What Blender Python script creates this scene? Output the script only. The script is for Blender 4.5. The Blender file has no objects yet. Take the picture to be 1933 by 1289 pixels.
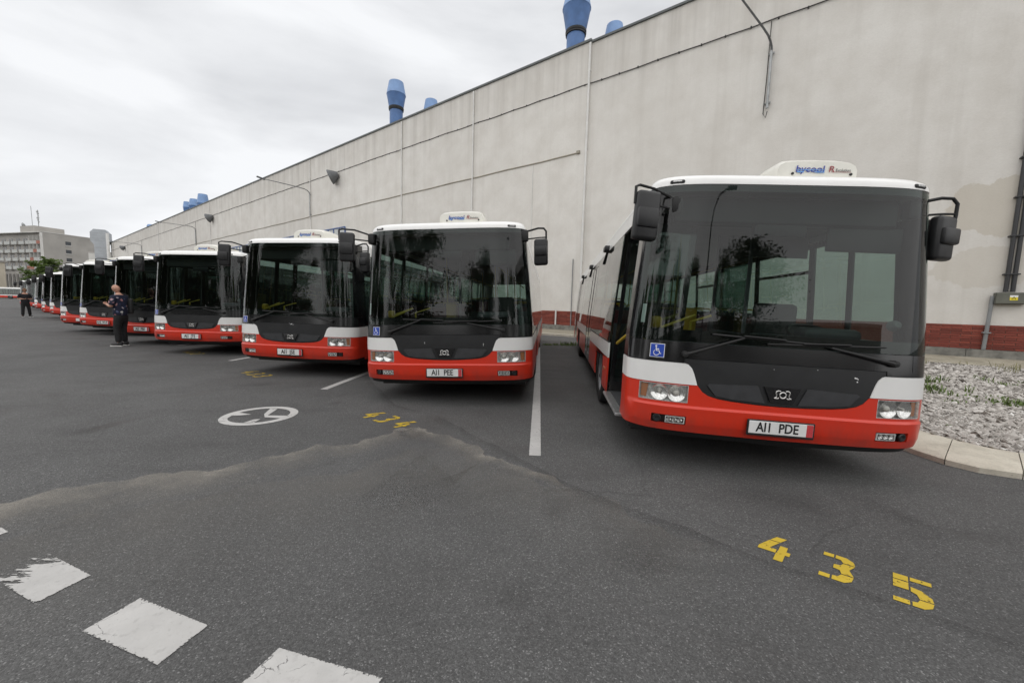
import bpy, bmesh, math, random
import numpy as np
from mathutils import Matrix, Vector
random.seed(7); rng = np.random.default_rng(7)
R = math.radians
scene = bpy.context.scene
col = scene.collection

# ------------------------------------------------------------------ camera
PIT, ROLL, CAMH, FPX, W, H = .0900204, -.0267167, 1.4779, 740.97, 1933, 1289
cp, sp = math.cos(PIT), math.sin(PIT)
FW = Vector((0, cp, -sp)); UP0 = Vector((0, sp, cp)); RT0 = Vector((1, 0, 0))
RT = math.cos(ROLL)*RT0 - math.sin(ROLL)*UP0
UP = math.cos(ROLL)*UP0 + math.sin(ROLL)*RT0
O = Vector((0, 0, CAMH))
cam = bpy.data.cameras.new('camera'); co = bpy.data.objects.new('camera', cam); col.objects.link(co)
cam.sensor_width = 36; cam.lens = FPX/W*36; cam.clip_start = .05; cam.clip_end = 3000
M = Matrix((RT, UP, -FW)).transposed().to_4x4(); M.translation = O; co.matrix_world = M
scene.camera = co
scene.render.resolution_x, scene.render.resolution_y = 1024, 682

def ray(x, y): return FW + RT*((x-W/2)/FPX) - UP*((y-H/2)/FPX)
def onz(x, y, z=0.):
    d = ray(x, y); return O + d*((z-CAMH)/d.z)
def atd(x, y, depth): return O + ray(x, y)*depth

# ------------------------------------------------------------------ sky, sun, exposure
SUN_EL, SUN_AZ = R(42), R(200)          # azimuth measured clockwise from +Y: behind the camera, a little left
wd = bpy.data.worlds.new('World'); scene.world = wd; wd.use_nodes = True
nt = wd.node_tree; nt.nodes.clear()
def N(tree, t, **kw):
    n = tree.nodes.new(t)
    for k, v in kw.items():
        if k == 'inp':
            for a, b in v.items(): n.inputs[a].default_value = b
        else: setattr(n, k, v)
    return n
L = nt.links.new
wo = N(nt, 'ShaderNodeOutputWorld'); bg = N(nt, 'ShaderNodeBackground', inp={'Strength': .1})
sky = N(nt, 'ShaderNodeTexSky', sky_type='NISHITA', sun_disc=False, sun_elevation=SUN_EL, sun_rotation=SUN_AZ)
tc = N(nt, 'ShaderNodeTexCoord'); mp = N(nt, 'ShaderNodeMapping', inp={'Scale': (1.0, 1.0, 3.2), 'Location': (.3, .1, 0)})
n1 = N(nt, 'ShaderNodeTexNoise', inp={'Scale': 1.7, 'Detail': 7., 'Roughness': .52, 'Distortion': .25})
rp = N(nt, 'ShaderNodeValToRGB')
rp.color_ramp.elements[0].position = .34; rp.color_ramp.elements[0].color = (.565, .575, .595, 1)
rp.color_ramp.elements[1].position = .60; rp.color_ramp.elements[1].color = (.795, .805, .822, 1)
sc10 = N(nt, 'ShaderNodeVectorMath', operation='SCALE', inp={'Scale': 10.0})
mx = N(nt, 'ShaderNodeMixRGB', inp={'Fac': .97})
L(tc.outputs['Generated'], mp.inputs['Vector']); L(mp.outputs[0], n1.inputs['Vector']); L(n1.outputs[0], rp.inputs[0])
L(rp.outputs[0], sc10.inputs[0]); L(sky.outputs[0], mx.inputs[1]); L(sc10.outputs[0], mx.inputs[2])
L(mx.outputs[0], bg.inputs[0]); L(bg.outputs[0], wo.inputs[0])
sl = bpy.data.lights.new('sun', 'SUN'); sl.energy = 1.5; sl.angle = R(170); sl.color = (1, .965, .92)
so = bpy.data.objects.new('sun', sl); col.objects.link(so)
sd = Vector((math.sin(SUN_AZ)*math.cos(SUN_EL), math.cos(SUN_AZ)*math.cos(SUN_EL), math.sin(SUN_EL)))
so.rotation_euler = sd.to_track_quat('Z', 'Y').to_euler(); so.location = sd*60
vs = scene.view_settings; vs.view_transform = 'Standard'; vs.look = 'None'; vs.gamma = 1; vs.use_curve_mapping = False; vs.exposure = 0.27
scene.render.engine = 'CYCLES'
scene.cycles.max_bounces = 8; scene.cycles.transparent_max_bounces = 16; scene.cycles.glossy_bounces = 4; scene.cycles.caustics_reflective = False; scene.cycles.caustics_refractive = False

# ------------------------------------------------------------------ materials
def new_mat(name):
    m = bpy.data.materials.new(name); m.use_nodes = True
    t = m.node_tree; p = t.nodes['Principled BSDF']; return m, t, p
def noise(t, scale, detail=4., rough=.55, dist=0., coord='Object', mapscale=None, loc=None):
    c = N(t, 'ShaderNodeTexCoord'); n = N(t, 'ShaderNodeTexNoise', inp={'Scale': scale, 'Detail': detail, 'Roughness': rough, 'Distortion': dist})
    if mapscale or loc:
        m = N(t, 'ShaderNodeMapping', inp={'Scale': mapscale or (1, 1, 1), 'Location': loc or (0, 0, 0)})
        t.links.new(c.outputs[coord], m.inputs[0]); t.links.new(m.outputs[0], n.inputs['Vector'])
    else: t.links.new(c.outputs[coord], n.inputs['Vector'])
    return n
def ramp(t, src, stops):
    r = N(t, 'ShaderNodeValToRGB'); e = r.color_ramp.elements
    while len(e) < len(stops): e.new(.5)
    for q, (p, c) in zip(e, stops): q.position = p; q.color = (c, c, c, 1) if isinstance(c, (int, float)) else (*c, 1)
    t.links.new(src, r.inputs[0]); return r.outputs[0]
def mix(t, fac, a, b, blend='MIX'):
    m = N(t, 'ShaderNodeMixRGB', blend_type=blend)
    for s, v in zip(m.inputs, (fac, a, b)):
        if hasattr(v, 'is_output'): t.links.new(v, s)
        elif isinstance(v, (int, float)): s.default_value = v if s.type == 'VALUE' else (v, v, v, 1)
        else: s.default_value = (*v, 1)
    return m.outputs[0]
def mth(t, op, a, b=0.):
    m = N(t, 'ShaderNodeMath', operation=op)
    for s, v in zip(m.inputs, (a, b)):
        if hasattr(v, 'is_output'): t.links.new(v, s)
        else: s.default_value = v
    return m.outputs[0]
def bump(t, p, h, strength=.3, dist=.01):
    b = N(t, 'ShaderNodeBump', inp={'Strength': strength, 'Distance': dist}); t.links.new(h, b.inputs['Height']); t.links.new(b.outputs[0], p.inputs['Normal'])
def plain(name, c, rough=.5, metal=0., var=.12, scale=3., spec=.5, coat=0., bmp=0., bscale=60, emit=None):
    m, t, p = new_mat(name)
    n = noise(t, scale, 5.)
    a = tuple(x*(1-var) for x in c); b = tuple(min(1, x*(1+var)) for x in c)
    t.links.new(ramp(t, n.outputs[0], [(.3, a), (.7, b)]), p.inputs['Base Color'])
    p.inputs['Roughness'].default_value = rough; p.inputs['Metallic'].default_value = metal; p.inputs['Specular IOR Level'].default_value = spec
    p.inputs['Coat Weight'].default_value = coat; p.inputs['Coat Roughness'].default_value = .08
    if bmp: bump(t, p, noise(t, bscale, 3.).outputs[0], bmp, .004)
    return m
def paint(name, c, rough=.32, dirt=.5, dirtc=(.16, .14, .12), coat=.35):
    """car paint with road film that gathers in soft streaks"""
    m, t, p = new_mat(name)
    n = noise(t, 2.2, 6., .6, mapscale=(1, 1, .35)); n2 = noise(t, 40, 4., .6)
    oi = N(t, 'ShaderNodeObjectInfo'); f = mth(t, 'MULTIPLY', ramp(t, n.outputs[0], [(.42, 0.), (.75, .35)]), mth(t, 'MULTIPLY', mth(t, 'ADD', oi.outputs['Random'], .45), dirt*1.3))
    c1 = mix(t, f, c, dirtc); c2 = mix(t, ramp(t, n2.outputs[0], [(.62, 0.), (.8, .12*dirt)]), c1, dirtc)
    tcg = N(t, 'ShaderNodeTexCoord'); sg_ = N(t, 'ShaderNodeSeparateXYZ'); t.links.new(tcg.outputs['Object'], sg_.inputs[0])
    low = N(t, 'ShaderNodeMapRange', inp={'From Min': .62, 'From Max': .30}); t.links.new(sg_.outputs['Z'], low.inputs[0]); n3 = noise(t, 7, 6., .65, mapscale=(1, 1, .5))
    c2 = mix(t, mth(t, 'MULTIPLY', low.outputs[0], ramp(t, n3.outputs[0], [(.36, .0), (.7, .55)])), c2, (.075, .065, .058))
    t.links.new(c2, p.inputs['Base Color'])
    t.links.new(mth(t, 'ADD', mth(t, 'MULTIPLY', n.outputs[0], .18), rough-.08), p.inputs['Roughness'])
    p.inputs['Coat Weight'].default_value = coat; p.inputs['Coat Roughness'].default_value = .12
    return m
def glass(name, tint, f0=.07, rough=.0, dirt=.05):
    """thin pane: tinted see-through plus a mirror share that grows towards grazing view (same from both faces)"""
    m, t, p = new_mat(name); t.nodes.remove(p); out = t.nodes['Material Output']
    tr = N(t, 'ShaderNodeBsdfTransparent', inp={'Color': (*tint, 1)}); gl = N(t, 'ShaderNodeBsdfGlossy', inp={'Color': (1, 1, 1, 1), 'Roughness': rough})
    geo = N(t, 'ShaderNodeNewGeometry'); dt = N(t, 'ShaderNodeVectorMath', operation='DOT_PRODUCT'); t.links.new(geo.outputs['Normal'], dt.inputs[0]); t.links.new(geo.outputs['Incoming'], dt.inputs[1])
    c = mth(t, 'SUBTRACT', 1., mth(t, 'ABSOLUTE', dt.outputs['Value'])); f = mth(t, 'ADD', mth(t, 'MULTIPLY', mth(t, 'POWER', c, 5.), 1-f0), f0)
    ms = N(t, 'ShaderNodeMixShader'); t.links.new(f, ms.inputs[0]); t.links.new(tr.outputs[0], ms.inputs[1]); t.links.new(gl.outputs[0], ms.inputs[2])
    df = N(t, 'ShaderNodeBsdfDiffuse', inp={'Color': (.45, .44, .41, 1)})
    n = noise(t, 1.6, 6., .65, mapscale=(1, 1, .3)); m2 = N(t, 'ShaderNodeMixShader')
    t.links.new(mth(t, 'MULTIPLY', ramp(t, n.outputs[0], [(.35, .2), (.75, 1.)]), dirt), m2.inputs[0])
    t.links.new(ms.outputs[0], m2.inputs[1]); t.links.new(df.outputs[0], m2.inputs[2])
    t.links.new(m2.outputs[0], out.inputs[0]); return m

MT = {}
def build_mats():
    MT['white'] = paint('bus_white', (.86, .855, .835), .3, .18)
    MT['red'] = paint('bus_red', (.67, .032, .010), .3, .25, coat=.2)
    MT['black_gloss'] = paint('bus_black_gloss', (.008, .008, .009), .16, .25, (.05, .048, .045))
    MT['black_matte'] = plain('bus_black_plastic', (.012, .0125, .0135), .42, var=.25, scale=9, bmp=.08, bscale=300)
    MT['grey_plastic'] = plain('grille_plastic', (.032, .033, .036), .5, var=.2, scale=9)
    MT['trim'] = plain('black_rubber', (.011, .011, .011), .6, var=.2)
    MT['mirror_black'] = plain('mirror_plastic', (.016, .016, .017), .42, var=.25, scale=12, bmp=.1, bscale=260)
    MT['tyre'] = plain('tyre_rubber', (.018, .018, .018), .8, var=.3, scale=14, bmp=.3, bscale=90)
    MT['rim'] = plain('steel_rim', (.30, .30, .31), .4, .6, var=.25, scale=12)
    MT['chrome'] = plain('lamp_reflector', (.86, .86, .85), .14, .9, var=.25, scale=70)
    MT['lamp_house'] = plain('lamp_housing', (.66, .66, .65), .3, .35, var=.4, scale=55)  # strong fine tone variation paints glitter into the housing colour
    MT['amber'] = plain('amber_lens', (.42, .15, .045), .25, var=.1, coat=.5)
    MT['bulb'] = plain('lamp_bulb', (.55, .54, .5), .1, var=.05, coat=.6)
    MT['lens'] = glass('lamp_lens', (.96, .96, .95), .06, .02, .10)
    MT['screen'] = glass('windscreen_glass', (.46, .55, .515), .040, 0., .007)
    MT['side_glass'] = glass('side_glass', (.40, .50, .465), .08, 0., .010)
    MT['frit'] = plain('glass_frit', (.007, .007, .008), .14, var=.1)
    MT['plate'] = plain('number_plate_white', (.78, .78, .77), .4, var=.05)
    MT['plate_text'] = plain('number_plate_ink', (.012, .012, .012), .5, var=.05)
    MT['sticker_red'] = plain('plate_sticker_red', (.55, .05, .06), .5, var=.25, scale=120)
    MT['silver'] = plain('emblem_silver', (.62, .61, .59), .3, .9, var=.1)
    MT['blue_sign'] = plain('sign_blue', (.018, .065, .42), .35, var=.06)
    MT['sign_white'] = plain('sign_white', (.82, .82, .82), .4, var=.05)
    MT['cream'] = paint('roof_unit_cream', (.77, .755, .68), .4, .45)
    MT['ink_blue'] = plain('ink_blue', (.03, .05, .32), .5, var=.1)
    MT['ink_cyan'] = plain('ink_cyan', (.12, .33, .72), .5, var=.1)
    MT['ink_red'] = plain('ink_red', (.30, .03, .04), .5, var=.1)
    MT['ink_grey'] = plain('ink_grey', (.10, .10, .10), .5, var=.1)
    MT['floor_in'] = plain('vinyl_floor', (.05, .052, .055), .6)
    MT['ceil_in'] = plain('bus_lining', (.16, .165, .165), .6)
    MT['dash'] = plain('dashboard_plastic', (.055, .06, .066), .5, var=.2)
    MT['seat_shell'] = plain('seat_shell', (.025, .026, .03), .5)
    MT['seat_cloth'] = plain('seat_cloth', (.075, .018, .022), .9, var=.5, scale=45)
    MT['yellow_rail'] = plain('yellow_handrail', (.42, .30, .025), .45)
    MT['yellow_box'] = plain('yellow_plastic', (.42, .27, .02), .5)
    MT['step'] = plain('step_aluminium', (.5, .5, .5), .35, .8, var=.3, scale=40)
    MT['dark_box'] = plain('display_housing', (.012, .012, .013), .5)
    MT['aged_steel'] = plain('galvanised_steel', (.33, .34, .34), .5, .6, var=.25, scale=3)
    MT['pipe_dark'] = plain('painted_pipe_dark', (.03, .031, .033), .5)
    MT['pipe_grey'] = plain('painted_pipe_grey', (.22, .23, .235), .5)
    MT['pipe_pale'] = plain('painted_downpipe', (.68, .675, .65), .6, var=.08)
    MT['cable'] = plain('black_cable', (.025, .024, .022), .6)
    MT['cable_tan'] = plain('tan_conduit', (.30, .275, .22), .6)
    MT['coping'] = plain('coping_metal', (.10, .11, .11), .5, .3)
    MT['frame_blue'] = plain('blue_window_frame', (.05, .10, .26), .45)
    MT['pane_pale'] = plain('wired_glass_pane', (.46, .48, .47), .25, var=.2, scale=.8)
    MT['lamp_grey'] = plain('lamp_grey', (.13, .135, .14), .45, .3)
    MT['brick'] = None
    m, t, p = new_mat('plinth_brick')
    oi = N(t, 'ShaderNodeObjectInfo'); n = noise(t, 30, 5., .6)
    c = ramp(t, oi.outputs['Random'], [(0., (.155, .028, .017)), (.5, (.225, .043, .027)), (1., (.285, .062, .038))])
    t.links.new(mix(t, ramp(t, n.outputs[0], [(.35, 0.), (.8, .45)]), c, (.11, .035, .027)), p.inputs['Base Color']); p.inputs['Roughness'].default_value = .75
    bump(t, p, noise(t, 120, 3.).outputs[0], .3, .003); MT['brick'] = m
    MT['mortar'] = plain('mortar', (.34, .27, .23), .9, var=.3, scale=6)
    m, t, p = new_mat('concrete')
    n = noise(t, 3.5, 7., .65); n2 = noise(t, 60, 4.)
    c = ramp(t, n.outputs[0], [(.3, (.44, .405, .335)), (.5, (.57, .53, .445)), (.72, (.64, .60, .515))])
    t.links.new(mix(t, ramp(t, n2.outputs[0], [(.55, 0.), (.75, .5)]), c, (.2, .185, .16)), p.inputs['Base Color']); p.inputs['Roughness'].default_value = .9
    bump(t, p, n2.outputs[0], .3, .004); MT['concrete'] = m
    MT['concrete_dark'] = plain('weathered_concrete', (.20, .195, .175), .9, var=.35, scale=5, bmp=.3, bscale=50)
    m, t, p = new_mat('paving_block')
    oi = N(t, 'ShaderNodeObjectInfo'); n = noise(t, 25, 5.)
    c = ramp(t, oi.outputs['Random'], [(0., (.27, .245, .19)), (1., (.40, .365, .29))])
    t.links.new(mix(t, ramp(t, n.outputs[0], [(.4, 0.), (.8, .5)]), c, (.17, .155, .11)), p.inputs['Base Color']); p.inputs['Roughness'].default_value = .9
    MT['paver'] = m
build_mats()

def asphalt_mat():
    m, t, p = new_mat('asphalt')
    big = noise(t, .16, 6., .6, .4); mid = noise(t, 1.1, 6., .62); fine = noise(t, 42, 4., .7)
    c0 = N(t, 'ShaderNodeTexCoord'); vo = N(t, 'ShaderNodeTexVoronoi', inp={'Scale': 165.0, 'Randomness': 1.0}); t.links.new(c0.outputs['Object'], vo.inputs['Vector'])
    sep = N(t, 'ShaderNodeSeparateColor'); t.links.new(vo.outputs['Color'], sep.inputs[0])
    c = ramp(t, big.outputs[0], [(.3, (.094, .094, .0935)), (.5, (.115, .1145, .1135)), (.72, (.134, .132, .1295))])
    c = mix(t, ramp(t, mid.outputs[0], [(.3, .35), (.6, 0.)]), c, (.054, .052, .051))
    # single aggregate grains, some pale
    g = ramp(t, sep.outputs[0], [(0., .68), (.45, .93), (.8, 1.10), (.94, 1.35), (1., 2.3)])
    c = mix(t, 1., c, g, 'MULTIPLY')
    c = mix(t, ramp(t, fine.outputs[0], [(.25, .40), (.55, 0.)]), c, (.03, .029, .029))
    # brownish rubber / oil blots
    oil = noise(t, .55, 5., .6, .8, loc=(3.3, 1.2, 0))
    c = mix(t, ramp(t, oil.outputs[0], [(.60, 0.), (.74, .5)]), c, (.068, .060, .056))
    # hairline cracks in a few places
    ck = N(t, 'ShaderNodeTexVoronoi', feature='DISTANCE_TO_EDGE', inp={'Scale': .55}); wv = noise(t, 1.7, 5., .6); vm = N(t, 'ShaderNodeVectorMath', operation='ADD'); vs_ = N(t, 'ShaderNodeVectorMath', operation='SCALE', inp={'Scale': .35})
    t.links.new(wv.outputs['Color'], vs_.inputs[0]); t.links.new(c0.outputs['Object'], vm.inputs[0]); t.links.new(vs_.outputs[0], vm.inputs[1]); t.links.new(vm.outputs[0], ck.inputs['Vector'])
    ckm = noise(t, .25, 3., loc=(7, 3, 0)); c = mix(t, mth(t, 'MULTIPLY', ramp(t, ck.outputs['Distance'], [(.003, .3), (.007, 0.)]), ramp(t, ckm.outputs[0], [(.56, 0.), (.64, 1.)])), c, (.03, .029, .028))
    # long faint tyre bands along the driving direction
    tb = noise(t, 1.3, 4., .5, mapscale=(.55, 2.0, 1), loc=(2, 9, 0)); c = mix(t, ramp(t, tb.outputs[0], [(.55, 0.), (.7, .22)]), c, (.05, .049, .049))
    t.links.new(c, p.inputs['Base Color']); p.inputs['Roughness'].default_value = .88; p.inputs['Specular IOR Level'].default_value = .3
    hgt = mth(t, 'ADD', mth(t, 'MULTIPLY', vo.outputs['Distance'], -1.), mth(t, 'MULTIPLY', fine.outputs[0], .6))
    bump(t, p, hgt, .55, .006)
    return m
def worn_paint(name, c, hole=.42, scale=9., soft=.06, streak=None, alpha_hi=1.):
    """paint film: base colour with real gaps where it has worn through to the asphalt"""
    m, t, p = new_mat(name)
    a = noise(t, scale, 8., .68); b = noise(t, 70, 5., .7); n = noise(t, 2.5, 5.)
    t.links.new(mix(t, ramp(t, n.outputs[0], [(.35, .0), (.75, .35)]), c, tuple(x*.62 for x in c)), p.inputs['Base Color'])
    f = mth(t, 'ADD', mth(t, 'MULTIPLY', a.outputs[0], .6), mth(t, 'MULTIPLY', b.outputs[0], .4))
    al = ramp(t, f, [(hole-soft, 0.), (hole, alpha_hi)])
    if streak:
        s = noise(t, 5., 5., .6, mapscale=streak[0], loc=(1.7, .3, 0)); s2 = noise(t, .9, 3., loc=streak[1])
        al = mth(t, 'MULTIPLY', al, ramp(t, mth(t, 'ADD', mth(t, 'MULTIPLY', s.outputs[0], .55), mth(t, 'MULTIPLY', s2.outputs[0], .45)), [(streak[2]-.03, 0.), (streak[2], 1.)]))
    t.links.new(al, p.inputs['Alpha']); p.inputs['Roughness'].default_value = .8
    bump(t, p, b.outputs[0], .4, .003)
    return m
def film(name, c, lo, hi, amax, scale=2.5, edge=None):
    m, t, p = new_mat(name)
    a = noise(t, scale, 8., .66); b = noise(t, 55, 4., .7)
    f = mth(t, 'ADD', mth(t, 'MULTIPLY', a.outputs[0], .7), mth(t, 'MULTIPLY', b.outputs[0], .3))
    al = ramp(t, f, [(lo, 0.), (hi, amax)])
    # vertex weight fades the film's edge
    at = N(t, 'ShaderNodeAttribute', attribute_name='fade'); al = mth(t, 'MULTIPLY', al, at.outputs['Fac'])
    p.inputs['Base Color'].default_value = (*c, 1); p.inputs['Roughness'].default_value = .95
    t.links.new(al, p.inputs['Alpha']); return m
def plaster_mat():
    m, t, p = new_mat('hall_plaster')
    big = noise(t, .11, 6., .6, .5); mid = noise(t, .7, 7., .62); fine = noise(t, 14, 6., .7)
    drip = noise(t, .9, 6., .62, mapscale=(1.6, 1, .07)); drip2 = noise(t, 3.2, 5., .6, mapscale=(1.4, 1, .05), loc=(5, 0, 2))
    c = ramp(t, big.outputs[0], [(.3, (.675, .652, .61)), (.5, (.725, .702, .66)), (.7, (.755, .735, .695))])
    c = mix(t, ramp(t, mid.outputs[0], [(.35, .42), (.62, 0.)]), c, (.54, .505, .455))
    c = mix(t, ramp(t, drip.outputs[0], [(.52, 0.), (.75, .34)]), c, (.50, .47, .425))
    c = mix(t, ramp(t, drip2.outputs[0], [(.56, 0.), (.75, .22)]), c, (.76, .745, .71))
    # streaky darkening towards the wall top: object z runs up the wall
    tc = N(t, 'ShaderNodeTexCoord'); sx = N(t, 'ShaderNodeSeparateXYZ'); t.links.new(tc.outputs['Object'], sx.inputs[0])
    top_dark = mth(t, 'MULTIPLY', ramp(t, mth(t, 'ADD', mth(t, 'MULTIPLY', sx.outputs['Z'], .1), mth(t, 'MULTIPLY', drip.outputs[0], .35)), [(1.62, 0.), (1.86, .42)]), 1.)
    r = N(t, 'ShaderNodeMapRange', inp={'From Min': 12.6, 'From Max': 16.6}); t.links.new(sx.outputs['Z'], r.inputs[0])
    f = mth(t, 'MULTIPLY', r.outputs[0], ramp(t, drip.outputs[0], [(.36, 0.), (.62, .55)]))
    c = mix(t, f, c, (.43, .405, .37))
    # two repaired render patches low on the right
    for cx_, cz_, rx, rz, amt in ((-.25, 5.35, 1.55, 1.05, .6), (.15, 3.3, 1.5, .75, .36), (-3.5, 4.6, 2.2, 1.6, .5)):
        dx = mth(t, 'DIVIDE', mth(t, 'SUBTRACT', sx.outputs['X'], cx_), rx); dz = mth(t, 'DIVIDE', mth(t, 'SUBTRACT', sx.outputs['Z'], cz_), rz)
        d = mth(t, 'ADD', mth(t, 'MULTIPLY', dx, dx), mth(t, 'MULTIPLY', dz, dz))
        d = mth(t, 'ADD', d, mth(t, 'MULTIPLY', mth(t, 'SUBTRACT', mid.outputs[0], .5), 2.6))
        c = mix(t, ramp(t, d, [(.86, amt), (.94, 0.)]), c, (.53, .48, .395))
    # each bay was cast and painted on its own day
    bay = mth(t, 'FLOOR', mth(t, 'DIVIDE', mth(t, 'SUBTRACT', sx.outputs['X'], 15.99), 8.72)); wn = N(t, 'ShaderNodeTexWhiteNoise', noise_dimensions='1D'); t.links.new(bay, wn.inputs['W'])
    c = mix(t, 1., c, ramp(t, wn.outputs['Value'], [(0., .965), (1., 1.015)]), 'MULTIPLY')
    c = mix(t, ramp(t, fine.outputs[0], [(.3, .16), (.6, 0.)]), c, (.46, .44, .40))
    t.links.new(c, p.inputs['Base Color']); p.inputs['Roughness'].default_value = .92; p.inputs['Specular IOR Level'].default_value = .2
    bump(t, p, mth(t, 'ADD', fine.outputs[0], mth(t, 'MULTIPLY', mid.outputs[0], .6)), .35, .02)
    return m

# ------------------------------------------------------------------ mesh helpers
class MB:
    def __init__(s): s.v = []; s.f = []
    def add(s, vs, fs, M=None):
        b = len(s.v)
        s.v += [tuple(M @ Vector(q)) for q in vs] if M is not None else [tuple(q) for q in vs]
        s.f += [tuple(i+b for i in f) for f in fs]; return s
    def box(s, a, b, M=None):
        (x0, y0, z0), (x1, y1, z1) = a, b
        vs = [(x0,y0,z0),(x1,y0,z0),(x1,y1,z0),(x0,y1,z0),(x0,y0,z1),(x1,y0,z1),(x1,y1,z1),(x0,y1,z1)]
        return s.add(vs, [(0,3,2,1),(4,5,6,7),(0,1,5,4),(1,2,6,5),(2,3,7,6),(3,0,4,7)], M)
    def rbox(s, c, sz, bev=.02, seg=2, M=None, taper=None):
        bm = bmesh.new(); bmesh.ops.create_cube(bm, size=1)
        for v in bm.verts:
            k = taper(v.co) if taper else (1, 1, 1)
            v.co = Vector((v.co.x*sz[0]*k[0], v.co.y*sz[1]*k[1], v.co.z*sz[2]*k[2]))
        bmesh.ops.bevel(bm, geom=bm.edges[:], offset=bev, segments=seg, affect='EDGES', profile=.5)
        bm.verts.index_update()
        T = Matrix.Translation(c) if M is None else M @ Matrix.Translation(c)
        s.add([v.co[:] for v in bm.verts], [[v.index for v in f.verts] for f in bm.faces], T); bm.free(); return s
    def tube(s, pts, r, seg=8, cap=True, M=None):
        pts = [Vector(p) for p in pts]; rs = r if isinstance(r, (list, tuple)) else [r]*len(pts); vs = []; fs = []
        t0 = (pts[1]-pts[0]).normalized(); a = Vector((0,0,1)) if abs(t0.z) < .9 else Vector((1,0,0)); u = t0.cross(a).normalized()
        for i, p in enumerate(pts):
            t = (pts[min(i+1, len(pts)-1)]-pts[max(i-1, 0)]).normalized(); u = (u - t*u.dot(t)).normalized(); w = t.cross(u)
            for k in range(seg):
                an = 2*math.pi*k/seg; vs.append(p+(u*math.cos(an)+w*math.sin(an))*rs[i])
        for i in range(len(pts)-1):
            for k in range(seg): fs.append((i*seg+k, i*seg+(k+1)%seg, (i+1)*seg+(k+1)%seg, (i+1)*seg+k))
        if cap: fs += [tuple(range(seg))[::-1], tuple((len(pts)-1)*seg+k for k in range(seg))]
        return s.add(vs, fs, M)
    def lathe(s, prof, seg=20, M=None):
        vs = []; fs = []
        for r, h in prof:
            for k in range(seg): an = 2*math.pi*k/seg; vs.append((r*math.cos(an), r*math.sin(an), h))
        for i in range(len(prof)-1):
            for k in range(seg): fs.append((i*seg+k, i*seg+(k+1)%seg, (i+1)*seg+(k+1)%seg, (i+1)*seg+k))
        return s.add(vs, fs, M)
    def prism(s, poly, z0, z1, M=None):
        n = len(poly); vs = [(x, y, z0) for x, y in poly]+[(x, y, z1) for x, y in poly]
        fs = [tuple(range(n))[::-1], tuple(range(n, 2*n))]+[(i, (i+1) % n, n+(i+1) % n, n+i) for i in range(n)]
        return s.add(vs, fs, M)
    def mesh(s, name, mat=None, smooth=35):
        me = bpy.data.meshes.new(name); me.from_pydata(s.v, [], s.f); me.update()
        if mat: me.materials.append(mat)
        if smooth:
            me.polygons.foreach_set('use_smooth', [True]*len(me.polygons)); me.set_sharp_from_angle(angle=R(smooth))
        return me
    def build(s, name, mat, parent=None, smooth=35, **kw): return link(name, s.mesh(name, mat, smooth), parent, **kw)
def link(name, data, parent=None, loc=None, rz=None, M=None, label=None, cat=None, group=None, kind=None):
    o = bpy.data.objects.new(name, data); col.objects.link(o)
    if parent: o.parent = parent
    if loc is not None: o.location = loc
    if rz is not None: o.rotation_euler = (0, 0, rz)
    if M is not None: o.matrix_local = M
    for k, v in (('label', label), ('category', cat), ('group', group), ('kind', kind)):
        if v: o[k] = v
    return o
def empty(name, loc=(0,0,0), rz=0, **kw): return link(name, None, None, loc, rz, **kw)
def text_mesh(s, size, mat, shear=0., ext=.0006, xs=1., bold=.0):
    c = bpy.data.curves.new('text', 'FONT'); c.body = s; c.size = size; c.align_x = 'CENTER'; c.align_y = 'CENTER'; c.extrude = ext; c.shear = shear; c.resolution_u = 3; c.offset = bold
    o = bpy.data.objects.new('text_tmp', c); col.objects.link(o)
    dg = bpy.context.evaluated_depsgraph_get(); me = bpy.data.meshes.new_from_object(o.evaluated_get(dg))
    bpy.data.objects.remove(o); me.materials.clear(); me.materials.append(mat)
    if xs != 1: me.transform(Matrix.Diagonal((xs, 1, 1, 1)))
    return me
def flat(name, polys, z, mat, parent, **kw):
    m = MB()
    for p in polys: m.add([(x, y, z) for x, y in p], [tuple(range(len(p)))])
    bm = bmesh.new(); me = m.mesh(name, mat, 0); bm.from_mesh(me)
    bmesh.ops.recalc_face_normals(bm, faces=bm.faces[:])
    for f in bm.faces:
        if f.normal.z < 0: f.normal_flip()
    bm.to_mesh(me); bm.free(); return link(name, me, parent, **kw)

# ------------------------------------------------------------------ ground
K = .826                                    # wall frame: scaled about the camera to its true distance
P0 = O + (Vector((20.39, 17.0489, .15))-O)*K
EW = Vector((-.79695181, .60404288, 0)); NW = Vector((-.60404288, -.79695181, 0))
def zz(z): return CAMH+(z-CAMH)*K
def WP(a, z, off=0.): return Vector((P0.x, P0.y, 0))+EW*(a*K)+NW*off+Vector((0, 0, zz(z)))
def wxy(a, n): q = P0+EW*a+NW*n; return (q.x, q.y)      # plan point: a along the wall, n out from it (metres)
PAVE_Z = .10

gm = MB(); gm.add([(-1500,-1500,0),(1500,-1500,0),(1500,1500,0),(-1500,1500,0)], [(0,1,2,3)])
ground = gm.build('asphalt_yard', asphalt_mat(), smooth=0, kind='structure', label='dark grey asphalt bus yard')

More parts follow.
